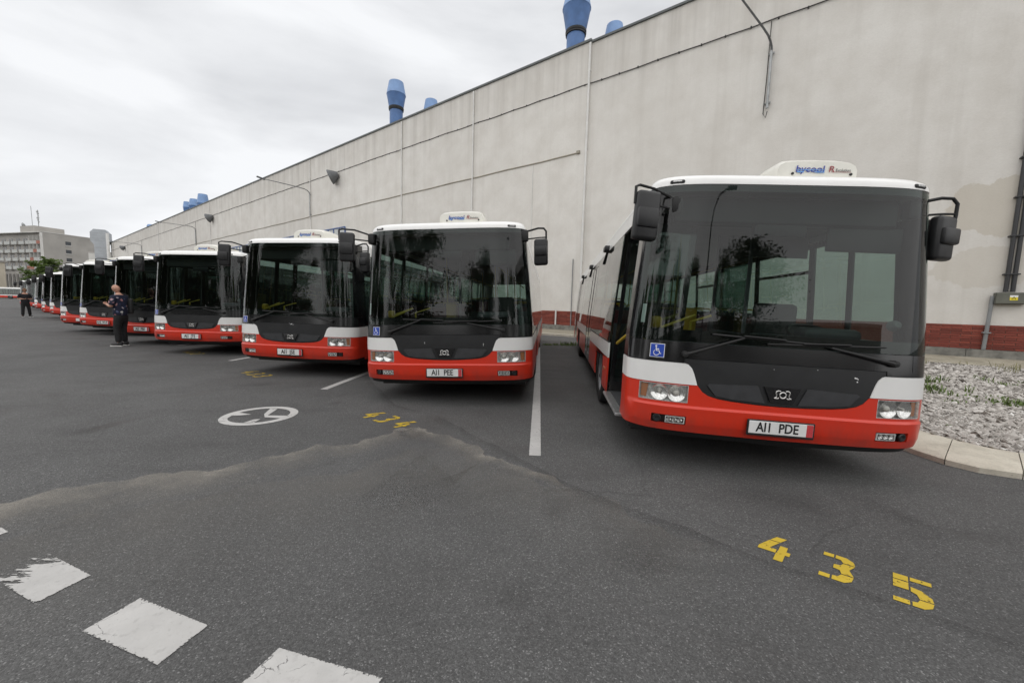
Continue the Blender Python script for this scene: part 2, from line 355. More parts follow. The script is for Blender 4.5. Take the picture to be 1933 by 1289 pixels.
def edge_paint(name, c, scrape=0., loc=(0, 0, 0)):
    """thermoplastic road paint: ragged rim, chipped with the stones, cracked, tyre-dirty"""
    m, t, p = new_mat(name)
    n = noise(t, 3., 6., .65, loc=loc); b = noise(t, 85, 4., .7); d = noise(t, 26, 5., .65)
    col_ = mix(t, ramp(t, n.outputs[0], [(.38, 0.), (.72, .5)]), c, tuple(x*.62 for x in c)); col_ = mix(t, ramp(t, d.outputs[0], [(.55, 0.), (.75, .4)]), col_, (.22, .21, .2)); t.links.new(col_, p.inputs['Base Color'])
    at = N(t, 'ShaderNodeAttribute', attribute_name='rim')
    f = mth(t, 'ADD', mth(t, 'MULTIPLY', b.outputs[0], .55), mth(t, 'MULTIPLY', d.outputs[0], .45)); f = mth(t, 'ADD', f, mth(t, 'MULTIPLY', at.outputs['Fac'], .17))
    al = ramp(t, f, [(.485, 0.), (.525, 1.)])
    tc_ = N(t, 'ShaderNodeTexCoord'); ck = N(t, 'ShaderNodeTexVoronoi', feature='DISTANCE_TO_EDGE', inp={'Scale': 7.}); wv = noise(t, 9, 4.); vm = N(t, 'ShaderNodeVectorMath', operation='ADD'); vs_ = N(t, 'ShaderNodeVectorMath', operation='SCALE', inp={'Scale': .12})
    t.links.new(wv.outputs['Color'], vs_.inputs[0]); t.links.new(tc_.outputs['Object'], vm.inputs[0]); t.links.new(vs_.outputs[0], vm.inputs[1]); t.links.new(vm.outputs[0], ck.inputs['Vector'])
    al = mth(t, 'MULTIPLY', al, mth(t, 'MAXIMUM', ramp(t, ck.outputs['Distance'], [(.006, .35), (.016, 1.)]), ramp(t, n.outputs[0], [(.42, 0.), (.47, 1.)])))
    if scrape:
        s_ = noise(t, 7., 6., .62, mapscale=(1.1, 5.5, 1), loc=(1.7, .3, 0)); at2 = N(t, 'ShaderNodeAttribute', attribute_name='side')
        al = mth(t, 'MULTIPLY', al, ramp(t, mth(t, 'SUBTRACT', s_.outputs[0], mth(t, 'MULTIPLY', at2.outputs['Fac'], scrape)), [(.28, 0.), (.32, 1.)]))
    t.links.new(al, p.inputs['Alpha']); p.inputs['Roughness'].default_value = .85; bump(t, p, b.outputs[0], .4, .003); return m
def worn_quad(name, q, z, mat, rim=.02, n=None):
    """quad sheet with a rim attribute that is 0 at the border and 1 inside, side 1 at its left end"""
    q = [Vector(p_) for p_ in q]; la = ((q[1]-q[0]).length+(q[2]-q[3]).length)/2; lb = ((q[3]-q[0]).length+(q[2]-q[1]).length)/2
    ua = [0, min(.45, rim/la), .35, .5, .65, 1-min(.45, rim/la), 1]; ub = [0, min(.45, rim/lb), .5, 1-min(.45, rim/lb), 1]; V = []; A = []; B = []
    for j, v in enumerate(ub):
        for i, u in enumerate(ua):
            w = q[0].lerp(q[1], u).lerp(q[3].lerp(q[2], u), v); V.append((w.x, w.y, z)); A.append(0. if i in (0, len(ua)-1) or j in (0, len(ub)-1) else 1.); B.append(max(0., 1-u*1.7))
    na = len(ua); F = [(j*na+i, (j+1)*na+i, (j+1)*na+i+1, j*na+i+1) for j in range(len(ub)-1) for i in range(na-1)]
    me = bpy.data.meshes.new(name); me.from_pydata(V, [], F)
    me.attributes.new('rim', 'FLOAT', 'POINT').data.foreach_set('value', A); me.attributes.new('side', 'FLOAT', 'POINT').data.foreach_set('value', B); me.materials.append(mat)
    return link(name, me, ground)
WQ = edge_paint('road_paint_white', (.51, .50, .485)); WQ2 = edge_paint('road_paint_white_scraped', (.51, .50, .485), .34, (3, 1, 0))
PW = worn_paint('white_road_paint', (.51, .50, .485), .425, 7.)
PWs = worn_paint('white_road_paint_scraped', (.70, .68, .65), .40, 7., streak=((1.2, 6, 1), (2.2, .4, 0), .47))
PY = worn_paint('yellow_stencil_paint', (.58, .41, .035), .435, 22.)
PY2 = worn_paint('yellow_stencil_paint_faded', (.60, .42, .03), .455, 9., alpha_hi=.85)
def quad_line(a, b, w):
    a = Vector(a); b = Vector(b); d = (b-a).normalized(); n = Vector((-d.y, d.x))*w/2
    return [tuple(a+n), tuple(a-n), tuple(b-n), tuple(b+n)]
LD = Vector((.068, .9977))                    # direction of the bay lines
for i, (p, l, l0) in enumerate((((.258, 3.79), 12.7, 0), ((-3.14, 6.48), 9.5, 0), ((-6.70, 9.25), 9, 0), ((-10.25, 11.97), 9, 0))):
    p = Vector(p); worn_quad('bay_line', quad_line(p+LD*l0, p+LD*l, .118), .004, WQ, .006)
p = Vector((.258, 3.79)); worn_quad('bay_line', quad_line(p+LD*13.05, p+LD*15.6, .118), .004, WQ, .006)
# dashed white blocks of a lane edge, near left
bl = [[(-2.648,2.130),(-2.193,1.952),(-2.247,1.750),(-2.70,1.926)], [(-1.792,1.804),(-1.341,1.652),(-1.392,1.453),(-1.859,1.603)],
      [(-.958,1.547),(-.476,1.424),(-.53,1.222),(-1.02,1.346)], [(-3.545,2.50),(-3.085,2.31),(-3.135,2.12),(-3.59,2.30)], [(-.12,1.325),(.37,1.225),(.325,1.02),(-.16,1.12)],
      [(-4.44,2.90),(-3.99,2.70),(-4.04,2.50),(-4.49,2.70)]]
for i, q in enumerate(bl): worn_quad('lane_dash', [q[3], q[2], q[1], q[0]], .004, WQ2 if i in (0, 3) else WQ, .014)
# round emblem
def ring(c, r0, r1, n=64): 
    return [[(c[0]+r*math.cos(t), c[1]+r*math.sin(t)) for r, t in ((r0, 2*math.pi*k/n), (r1, 2*math.pi*k/n), (r1, 2*math.pi*(k+1)/n), (r0, 2*math.pi*(k+1)/n))] for k in range(n)]
CC = (-3.195, 4.905)
ringo = flat('painted_ring', ring(CC, .338, .431), .004, PW, ground)
def crop_pt(x, y): q = onz(400+x/10.74, 750+y/10.74); return (q.x, q.y)
arms = [[(1185,232),(1330,240),(1130,372),(1560,378),(1440,432),(1070,410),(1060,345)], [(420,318),(560,318),(800,352),(560,372),(400,378),(300,440),(250,430)], [(640,522),(850,455),(985,445),(850,518)]]
flat('painted_ring_spokes', [[crop_pt(*q) for q in a] for a in arms], .006, PW, ringo)
# stencilled bay numbers
DIG = {'4': [[(.42,1),(.78,1),(.62,.79),(.26,.79)], [(.24,.765),(.60,.765),(.36,.44),(.60,.44),(.60,.29),(0,.29),(0,.42)], [(.66,.64),(.92,.64),(.92,.44),(1.06,.44),(1.06,.29),(.92,.29),(.92,0),(.62,0),(.62,.29),(.66,.44)]],
 '3': [[(0,1),(.32,1),(.32,.86),(0,.86)], [(.37,1),(.7,.985),(.92,.88),(.97,.74),(.62,.74),(.54,.84),(.37,.86)], [(.36,.60),(.56,.62),(.62,.715),(.97,.715),(.82,.52),(.97,.30),(.62,.30),(.56,.42),(.36,.45)], [(.62,.275),(.97,.275),(.93,.11),(.74,.0),(.38,0),(.38,.15),(.54,.17)], [(0,.14),(.32,.14),(.32,0),(0,0)]],
 '5': [[(0,1),(.40,1),(.40,.80),(0,.80)], [(0,.775),(.40,.775),(.40,.50),(0,.50)], [(.45,1),(1,1),(1,.86),(.45,.86)], [(.45,.64),(.72,.60),(.97,.43),(1,.285),(.66,.285),(.6,.42),(.45,.48)], [(.66,.26),(1,.26),(.95,.1),(.75,0),(.47,0),(.47,.14),(.6,.16)], [(0,.14),(.41,.14),(.41,0),(0,0)]],
 '2': [[(0,1),(.32,1),(.32,.86),(0,.86)], [(.37,1),(.72,.98),(.95,.85),(.95,.7),(.6,.7),(.55,.82),(.37,.86)], [(.6,.67),(.95,.67),(.85,.5),(.45,.16),(.05,.16),(.5,.5)], [(0,.13),(1,.13),(1,0),(0,0)]]}
BD = Vector((.81, -.586)); UD = Vector((.69, .724))
def number(s, origin, step, w, h, mat, parent, bd=BD, ud=UD):
    first = None
    for i, ch in enumerate(s):
        o = Vector(origin)+bd*step*i
        q = flat('stencil_digit', [[tuple(o+bd*(x*w)+ud*(y*h)) for x, y in pl] for pl in DIG[ch]], .004, mat, parent)
number('435', (1.528, 2.298), .312, .155, .30, PY, ground)
number('434', (-1.98, 5.0), .31, .165, .315, PY2, ground)
number('433', (-5.48, 7.80), .31, .165, .315, PY2, ground)
number('432', (-8.95, 10.55), .31, .165, .315, PY2, ground)
# dust film left by puddles: a long irregular tide line with soft edges
def dust(name, pts, widths, mat, z, jit=.05, sub=10):
    V = []; F = []; A = []
    P = []
    for i in range(len(pts)-1):
        for k in range(sub):
            t = k/sub; a = Vector(pts[i]); b = Vector(pts[i+1]); P.append((a.lerp(b, t), widths[i]*(1-t)+widths[i+1]*t))
    P.append((Vector(pts[-1]), widths[-1]))
    rr = random.Random(3); ph = [rr.uniform(0, 6) for _ in range(4)]
    for i, (q, w) in enumerate(P):
        d = (P[min(i+1, len(P)-1)][0]-P[max(i-1, 0)][0]).normalized(); n = Vector((-d.y, d.x)); j = jit*(1.3*math.sin(i*.37+ph[0])+.8*math.sin(i*.83+ph[1])+.5*math.sin(i*1.9+ph[2])+rr.uniform(-.35, .35))
        e = min(1, i/4, (len(P)-1-i)/4)
        for s, a in ((.04, 0), (0., 1.), (-.25, .75), (-.6, .35), (-1., 0)): r_ = q+n*(s*w+j); V.append((r_.x, r_.y, z)); A.append(a*e)
    for i in range(len(P)-1):
        for k in range(4): b = i*5+k; F.append((b, b+1, b+6, b+5))
    me = bpy.data.meshes.new(name); me.from_pydata(V, [], F); at = me.attributes.new('fade', 'FLOAT', 'POINT'); at.data.foreach_set('value', A); me.materials.append(mat)
    return link(name, me, ground, kind='stuff')
DM = film('dried_mud_film', (.30, .278, .245), .35, .64, .78)
DM2 = film('dry_dust_film', (.20, .189, .173), .36, .66, .5, 1.2)
dust('dust_film', [(-5.2,2.05),(-3.617,2.675),(-2.877,3.113),(-2.207,3.593),(-1.7,4.0),(-1.249,4.47),(-.95,4.43)], [.7,.75,.65,.5,.4,.3,.2], DM, .0022)
dust('dust_film', [(-1.2,4.62),(-.87,4.44),(-.33,3.95),(-.05,3.64),(.6,3.03)], [.25,.3,.28,.22,.12], DM, .0022, .03)
dust('dust_film', [(-5.,1.6),(-3.2,2.2),(-1.9,2.95),(-.9,3.9),(-.2,3.7),(.5,2.95),(1.4,2.3)], [1.2,1.3,1.3,1.2,1.1,.9,.7], DM2, .0015, .08)
# dark tar seam running towards the lower right
TS = film('tar_seam', (.035, .033, .032), .32, .64, .3, 3.)
dust('tar_seam', [(-1.05,5.2),(-.3,4.25),(.25,3.5),(.8,2.9),(1.5,2.3),(2.6,1.5)], [.16,.14,.13,.14,.12,.12], TS, .003, .012)
dust('tar_seam', [(-3.6,9.2),(-2.4,6.9),(-1.7,5.6),(-1.05,5.2)], [.14,.14,.13,.1], TS, .003, .012)

OIL = film('oil_stain', (.03, .028, .027), .4, .7, .28, 2.5)
def blot(x, y, r_, name='oil_stain'):
    V = [(x, y, .0026)]; A = [1.]; F = []; n = 18; rr = random.Random(int(x*100+y*10)); ph = rr.uniform(0, 6)
    for k in range(n):
        a = 2*math.pi*k/n; q = r_*(1+.3*math.sin(2*a+ph)+.15*math.sin(5*a)); V.append((x+q*.5*math.cos(a), y+q*.5*math.sin(a), .0026)); A.append(.75)
    for k in range(n):
        a = 2*math.pi*k/n; q = r_*(1+.3*math.sin(2*a+ph)+.15*math.sin(5*a)); V.append((x+q*math.cos(a), y+q*math.sin(a), .0026)); A.append(0.)
    for k in range(n): j = (k+1) % n; F += [(0, 1+k, 1+j), (1+k, 1+n+k, 1+n+j, 1+j)]
    me = bpy.data.meshes.new(name); me.from_pydata(V, [], F); me.attributes.new('fade', 'FLOAT', 'POINT').data.foreach_set('value', A); me.materials.append(OIL); link(name, me, ground, kind='stuff')
for x, y, r_ in ((2.2, 3.0, .3), (2.9, 2.85, .2), (.9, 2.3, .34), (-.9, 4.8, .28), (-4.4, 6.7, .3), (-2.55, 5.6, .13), (.35, 2.75, .14), (-4.6, 4.2, .24), (.1, 1.75, .22)): blot(x, y, r_)

# ------------------------------------------------------------------ kerb, gravel bed, paving
kerb_out = [(6.55,16.2),(5.6,10.8),(5.0,7.4),(4.56,5.2),(4.40,4.45),(4.37,4.12),(4.40,3.85),(4.52,3.66),(4.78,3.53),(5.2,3.44),(6.2,3.30),(8.0,3.05),(11.,2.6)]
kerb_in = [(7.15,16.2),(6.2,10.8),(5.6,7.4),(5.22,5.6),(5.08,4.95),(5.07,4.72),(5.12,4.43),(5.20,4.18),(5.36,4.02),(5.65,3.92),(6.4,3.82),(8.1,3.58),(11.,3.15)]
def resample(P, n):
    P = [Vector(p) for p in P]; d = [0]
    for a, b in zip(P, P[1:]): d.append(d[-1]+(b-a).length)
    out = []
    for k in range(n+1):
        t = d[-1]*k/n; i = min(len(P)-2, max(j for j in range(len(d)) if d[j] <= t+1e-9)); out.append(P[i].lerp(P[i+1], (t-d[i])/(d[i+1]-d[i])))
    return out
isl = empty('gravel_island', (0,0,0), kind='structure', label='gravel island edged with pale concrete kerb stones')
NK = 26
# split the kerb into stones by cutting both curves at the same fractions
def curve_at(P, frac):
    i = frac*(len(P)-1); j = min(int(i), len(P)-2); return Vector(P[j]).lerp(Vector(P[j+1]), i-j)
cuts = [0]
seglen = [(Vector(b)-Vector(a)).length for a, b in zip(kerb_out, kerb_out[1:])]
fr = [0.]
for k in range(len(kerb_out)-1):
    n = max(1, round(seglen[k]/.85)); 
    for j in range(1, n+1): fr.append((k+j/n)/(len(kerb_out)-1))
fr = [f for i, f in enumerate(fr) if not (5.01/12 < f < 5.99/12)]
keep = [f for f in fr if not (abs(f-5/12) < .002 or abs(f-7/12) < .002)]
for f0, f1 in zip(keep, keep[1:]):
    m = MB(); g = .004; n = 4; hz = .075+random.uniform(-.005, .005); top = []; 
    o_ = [curve_at(kerb_out, f0+(f1-f0)*k/n) for k in range(n+1)]; i_ = [curve_at(kerb_in, f0+(f1-f0)*k/n) for k in range(n+1)]
    d = (o_[-1]-o_[0]).normalized(); o_[0] = o_[0]+d*g; i_[0] = i_[0]+d*g; o_[-1] = o_[-1]-d*g; i_[-1] = i_[-1]-d*g
    bv = [a.lerp(b, .05) for a, b in zip(o_, i_)]
    V = []
    for k in range(n+1): V += [(o_[k].x, o_[k].y, -.02), (o_[k].x, o_[k].y, hz-.02), (bv[k].x, bv[k].y, hz), (i_[k].x, i_[k].y, hz+.012), (i_[k].x, i_[k].y, -.02)]
    F = [(k*5+j, k*5+j+1, k*5+j+6, k*5+j+5) for k in range(n) for j in range(4)]+[(0,1,2,3,4), tuple(n*5+j for j in range(4, -1, -1))]
    m.add(V, F); m.build('kerb_stone', MT['concrete'], isl, 30)
# bed under the stones
bed_poly = [tuple(p) for p in kerb_in]+[(30, 1.5), wxy(-14, 3.75), wxy(12.2, 3.75)]
def gravel_mat():
    m, t, p = new_mat('crushed_gravel')
    at = N(t, 'ShaderNodeAttribute', attribute_name='tone'); n = noise(t, 60, 3.)
    c = ramp(t, at.outputs['Fac'], [(0., (.16, .147, .133)), (.25, (.34, .315, .288)), (.6, (.47, .44, .407)), (.9, (.60, .57, .535)), (1., (.74, .73, .70))])
    t.links.new(mix(t, .3, c, n.outputs[0], 'OVERLAY'), p.inputs['Base Color']); p.inputs['Roughness'].default_value = .9; return m
GM = gravel_mat()
bedm = plain('gravel_bed_earth', (.16, .145, .13), .95, var=.5, scale=30, bmp=.5, bscale=50)
flat('gravel_bed', [bed_poly], .055, bedm, isl)
def inside(P, x, y):
    c = False; n = len(P)
    for i in range(n):
        x0, y0 = P[i]; x1, y1 = P[i-1]
        if (y0 > y) != (y1 > y) and x < (x1-x0)*(y-y0)/(y1-y0)+x0: c = not c
    return c
def scatter_gravel():
    pts = []
    n = 0
    while len(pts) < 54000 and n < 400000:
        n += 1; y = rng.uniform(3.2, 16); x = rng.uniform(4.6, min(1.45*y+2.6, 22))
        dd = math.hypot(x, y)
        if rng.random() > min(1, (7.5/dd)**1.6): continue
        if inside(bed_poly, x, y): pts.append((x, y, dd))
    P = np.array(pts); n = len(P)
    base = np.array([(1,0,0),(-1,0,0),(0,1,0),(0,-1,0),(0,0,1),(0,0,-1)], float)
    fac = np.array([(0,2,4),(2,1,4),(1,3,4),(3,0,4),(2,0,5),(1,2,5),(3,1,5),(0,3,5)])
    v = base[None]*(1+rng.uniform(-.35, .35, (n, 6, 3)))+rng.uniform(-.28, .28, (n, 6, 3))
    sz = rng.lognormal(math.log(.0152), .45, n)*np.clip(P[:, 2]/7.5, 1, 1.5)**.7
    v *= sz[:, None, None]*np.array([1.25, 1., .75])
    a = rng.uniform(0, 6.28, n); ca, sa = np.cos(a), np.sin(a); x = v[..., 0]*ca[:, None]-v[..., 1]*sa[:, None]; y = v[..., 0]*sa[:, None]+v[..., 1]*ca[:, None]
    tl = rng.normal(0, .5, n); z = v[..., 2]*np.cos(tl)[:, None]+x*np.sin(tl)[:, None]
    V = np.stack([x+P[:, 0, None], y+P[:, 1, None], z+(.062+rng.uniform(0, .03, n))[:, None]], -1).reshape(-1, 3)
    F = (fac[None]+(np.arange(n)*6)[:, None, None]).reshape(-1, 3)
    me = bpy.data.meshes.new('gravel'); me.from_pydata(V.tolist(), [], F.tolist())
    at = me.attributes.new('tone', 'FLOAT', 'POINT'); at.data.foreach_set('value', np.repeat(np.clip(rng.beta(2.2, 1.9, n), 0, 1), 6))
    me.materials.append(GM)
    link('gravel', me, None, kind='stuff', label='loose pale pinkish grey crushed gravel on the island', cat='gravel')
scatter_gravel()
# weeds in the gravel and along the paving edge
leafm = plain('weed_green', (.10, .15, .03), .7, var=.45, scale=8)
leafm2 = plain('weed_dry', (.20, .19, .08), .8, var=.4, scale=8)
def blades(m, c, n, h, spread, wd=.008):
    for _ in range(n):
        a = random.uniform(0, 6.28); r_ = spread*math.sqrt(random.random()); x = c[0]+r_*math.cos(a); y = c[1]+r_*math.sin(a); hh = h*random.uniform(.4, 1.1); le = hh*random.uniform(.2, .9); b = random.uniform(0, 6.28)
        dx, dy = math.cos(b), math.sin(b); z0 = c[2]; w = wd*random.uniform(.6, 1.4)
        p = [(x-dy*w, y+dx*w, z0), (x+dy*w, y-dx*w, z0), (x+dx*le*.4+dy*w, y+dy*le*.4-dx*w, z0+hh*.65), (x+dx*le*.4-dy*w, y+dy*le*.4+dx*w, z0+hh*.65), (x+dx*le, y+dy*le, z0+hh*.9)]
        m.add(p, [(0,1,2,3), (3,2,4)])
wm = MB(); wm2 = MB()
for (px, py, n, h, s) in ((1752,735,90,.17,.22),(1770,742,40,.12,.2),(1758,722,30,.22,.12),(1800,758,25,.08,.15),(1838,752,50,.09,.22),(1862,758,50,.08,.25),(1893,726,45,.09,.2),(1915,765,110,.10,.25),(1930,762,70,.11,.2),(1882,750,30,.07,.15),(1930,722,40,.08,.2),(1780,718,20,.16,.1),(1850,716,20,.14,.2),(1828,742,12,.2,.05),(1790,805,8,.05,.05)):
    q = onz(px, py, .09); blades(wm, (q.x, q.y, .07), n, h, s)
for _ in range(60):
    a = random.uniform(-4, 10); q = wxy(a, random.uniform(3.5, 5.2)); blades(wm2, (q[0], q[1], .08), 9, random.uniform(.08, .3), .12, .005)
for _ in range(26):
    q = onz(random.uniform(1030, 1092), 652+random.uniform(-1, 1)); blades(wm, (q.x, q.y, 0), 12, random.uniform(.03, .12), .16)
q = onz(1075, 651); blades(wm, (q.x, q.y, 0), 60, .16, .4)
wm.build('weeds', leafm, None, 0, kind='stuff', label='green weeds sprouting through the gravel and asphalt edge', cat='weeds')
wm2.build('dry_grass', leafm2, None, 0, kind='stuff', label='thin dry grass along the paving edge', cat='grass')

# paving strip at the foot of the hall
pav = empty('paving_strip', (0,0,0), kind='structure', label='beige block paving along the hall wall')
flat('paving_bed', [[wxy(-30, 3.8), wxy(175, 3.8), wxy(175, .0), wxy(-30, .0)]], PAVE_Z-.012, MT['concrete_dark'], pav)
pvm = MB().rbox((0, 0, 0), (.39, .58, .06), .008, 1).mesh('paving_block', MT['paver'], 30)
WROT = math.atan2(EW.y, EW.x)
def block_at(a, n, rot=0.):
    x, y = wxy(a, n); o = link('paving_block', pvm, pav, (x, y, PAVE_Z-.03+random.uniform(-.003, .003)), WROT+rot)
cnt = 0
for r_ in range(6):
    for k in range(46):
        a = -5.4+k*.40+(.2 if r_ % 2 else 0)
        if a < 9.6 and cnt < 240: block_at(a, 3.45-r_*.6); cnt += 1
mpv = MB()
for r_ in range(6):
    for k in range(46, 420):
        mpv.rbox((0, 0, 0), (.39, .58, .06), .008, 1, Matrix.Translation((*wxy(-5.4+k*.40-4, 3.45-r_*.6), PAVE_Z-.0305)) @ Matrix.Rotation(WROT, 4, 'Z')) if -5.4+k*.40-4 > 9.7 and k < 150 else None
mpv.build('paving_block_field', MT['paver'], pav, 30, kind='stuff')
# kerb on the open side of the strip, left of the first bus
for k in range(70):
    a0 = 12.4+k*1.0; MB().rbox((0, 0, 0), (.99, .15, .16), .012, 1).build('kerb_stone', MT['concrete'], pav, 30, loc=(*wxy(a0+.5, 3.88), PAVE_Z-.065), rz=WROT)

# ------------------------------------------------------------------ hall
hall = empty('hall_building', (P0.x, P0.y, 0), math.atan2(EW.y, EW.x), label='long pale plastered depot hall with red brick plinth', cat='building')
# hall local axes: x along the wall away to the left, z up; outwards is local +y or -y
HL = Matrix.Translation((P0.x, P0.y, 0)) @ Matrix.Rotation(math.atan2(EW.y, EW.x), 4, 'Z'); HLi = HL.inverted()
SGN = 1 if (HLi.to_3x3() @ NW).y > 0 else -1
def hl(a, z, off=0.): return Vector((a*K, SGN*off, zz(z)))
ZT = zz(19.72); ZB = zz(.15); ZBR = zz(1.20)
plm = plaster_mat()
def wall_box(name, x0, x1, z0, z1, depth, mat, off=0):
    m = MB(); y0, y1 = sorted((SGN*off, SGN*(off-depth))); m.box((x0, y0, z0), (x1, y1, z1)); return m.build(name, mat, hall, 0)
XS = 19.36*K; XE = 203*K
wall_box('wall', -30, XS, ZBR, ZT-.09, 26, plm); wall_box('wall', XS, XE, ZBR, ZT, 26, plm, .03)
wall_box('coping', -30, XS-.002, ZT-.09, ZT+.02, 26.2, MT['coping'], .09); wall_box('coping', XS-.002, XE+.05, ZT, ZT+.12, 26.2, MT['coping'], .12)
wall_box('plinth_backing', -30, XE, ZB-.4, ZBR-.002, 25.8, MT['mortar'], .03)
for k in range(60): 
    x0 = -14+k*2.4; wall_box('plinth_footing', x0, x0+2.385, -.05, ZB+random.uniform(-.012, .012), .5, MT['concrete_dark'], .28)
# bricks: individually where the photograph shows them, joined further on
bh = (ZBR-ZB)/10; bl_ = .52
bmesh_ = MB().rbox((0, 0, 0), (bl_-.014, .05, bh-.012), .004, 1).mesh('brick', MT['brick'], 30)
far = MB(); nb = 0
for r_ in range(10):
    for k in range(-12, 330):
        x = k*bl_+(bl_/2 if r_ % 2 else 0); z = ZB+bh*(r_+.5); vis = -1.6 < x < 2.2 or 16.0 < x < 20.4
        y = SGN*(.034+random.uniform(-.003, .004))
        if vis and nb < 298: link('brick', bmesh_, hall, (x, y, z)); nb += 1
        elif -6 < x < 80: far.box((x-bl_/2+.007, y-.025, z-bh/2+.006), (x+bl_/2-.007, y+.025, z+bh/2-.006))
far.build('brick_field', MT['brick'], hall, 0, kind='stuff')
# downpipes at the bay joints with brackets
def dpipe(a, r_=.075, mat='pipe_pale', z0=.35, z1=19.6, off=.10):
    m = MB().tube([hl(a, z0, off), hl(a, z1, off)], r_, 10); 
    for z in np.arange(2.2, z1, 2.6): m.rbox(hl(a, z, off-.04), (r_*2.5, .16, .06), .01, 1)
    return m.build('downpipe', MT[mat], hall)
for a in (19.42, 30.3, 40.15, 59.2, 98.5, 137.2, 175): dpipe(a, .065 if a < 25 else .05 if a < 45 else .035)
# pale construction joints beside the pipes are part of the render; cables and conduits
rr = random.Random(5)
cab = MB().tube([hl(a, 16.95+rr.uniform(-.04, .03), .05) for a in np.arange(-4, 203, 1.25)], .025, 5); 
for a in np.arange(-4, 90, 1.25): cab.rbox(hl(a, 16.95, .03), (.06, .08, .09), .008, 1)
cab.build('wall_cable', MT['cable'], hall)
con = MB().tube([hl(a, 12.45+(.02*math.sin(a)), .05) for a in np.arange(20.05, 150, 1.6)], .04, 6); con.rbox(hl(20.05, 12.5, .07), (.22, .14, .18), .02, 1)
con.build('wall_conduit', MT['cable_tan'], hall)
MB().tube([hl(a, z, .05) for a, z in ((23.9, .2), (23.92, 1.2), (23.95, 3), (23.95, 9.5), (23.95, 12.4))], .02, 5).build('wall_cable', MT['pipe_pale'], hall)
MB().tube([hl(21.4, .15, .10), hl(21.4, 1.3, .10)], .05, 8).build('downpipe', MT['pipe_pale'], hall)
MB().tube([hl(20.1, .15, .10), hl(20.1, 5, .10)], .03, 8).build('downpipe', MT['pipe_grey'], hall)
# strip windows with blue frames, behind the third bus
def window(a0, a1, z0, z1, n):
    x0, x1 = a0*K, a1*K; za, zb = zz(z0), zz(z1); fr = MB(); y = .05
    fr.box((x0, -.06, zb-.10), (x1, .09, zb)); fr.box((x0, -.06, za), (x1, .09, za+.1))
    for k in range(n+1): xx = x0+(x1-x0)*k/n; fr.box((xx-.05, -.06, za+.1), (xx+.05, .088, zb-.1))
    w = MB(); w.box((x0+.02, -.03, za+.02), (x1-.02, -.001, zb-.02)); win = w.build('window', MT['trim'], hall, 0); win.location = (0, SGN*.055, 0)
    f = fr.build('window_frame', MT['frame_blue'], win, 0)
    for k in range(n):
        xa = x0+(x1-x0)*k/n+.06; xb = x0+(x1-x0)*(k+1)/n-.06; MB().box((xa, .0, za+.11), (xb, .03*SGN if SGN > 0 else .03, zb-.11)).build('pane', MT['pane_pale'], win, 0)
window(50.9, 58.6, 6.4, 10.38, 6); window(62.6, 67.9, 6.4, 10.38, 4); window(70.1, 75.5, 6.4, 10.38, 4); window(80, 88, 6.4, 10.38, 6)
# lamps on curved brackets
def wall_lamp(a, lbl, tip=(4.9, -.5), z_elbow=16.0, yaw=0.):
    o = empty('wall_lamp', WP(a, 12.4), 0, label=lbl, cat='lamp', group='lamps on brackets along the hall wall')
    T = Matrix.Translation(-Vector(o.location)); up = [WP(a, 12.4, .16), WP(a, 14.5, .16), WP(a, z_elbow-.3, .16)]
    L_, dz = tip; top = WP(a, z_elbow, .16); pts = up[:]
    for t in (.0, .12, .3, .6, 1.): 
        q = top+NW*(L_*t)+Vector((0, 0, .15+1.15*(1-(1-t)**1.6))); pts.append(q)
    AD = (NW+EW*yaw).normalized(); top = WP(a, 15.3, .16)
    pts = [up[0], up[1], top]+[top+AD*x+Vector((0, 0, y)) for x, y in ((.05, .16), (.22, .30), (.55, .40), (1.2, .43), (2.6, .42), (4.4, .40))]
    MB().tube([T @ q for q in pts[:3]], .055, 8).build('bracket_pole', MT['aged_steel'], o)
    MB().tube([T @ q for q in pts[2:]], [.05, .048, .046, .044, .042, .038, .034], 8).build('arm', MT['lamp_grey'], o)
    hm = Matrix.Translation(T @ (pts[-1]+AD*.3+Vector((0,0,.02)))) @ Matrix.Rotation(math.atan2(NW.y, NW.x), 4, 'Z') @ Matrix.Rotation(-.15, 4, 'Y')
    MB().rbox((0,0,0), (.75, .26, .12), .04, 2, hm).build('lamp_head', MT['lamp_grey'], o)
    m = MB()
    for z in (12.7, 15.2): m.rbox(T @ WP(a, z, .08), (.16, .2, .07), .01, 1)
    m.build('clamp', MT['aged_steel'], o)
    MB().tube([T @ WP(a+.12, 16.9, .05), T @ WP(a+.14, 14, .05), T @ WP(a+.18, 12.2, .06), T @ WP(a+.05, 11.95, .1), T @ WP(a-.02, 12.25, .14)], .018, 5).build('lamp_cable', MT['cable'], o)
wall_lamp(8.69, 'tall bracket lamp above the nearest bus, its head out of frame', yaw=.22)
wall_lamp(59.2, 'bracket lamp on the hall wall above the third bus roof')
wall_lamp(107.4, 'bracket lamp on the hall wall above the fourth bus')
wall_lamp(155.9, 'most distant bracket lamp near the far end of the hall')
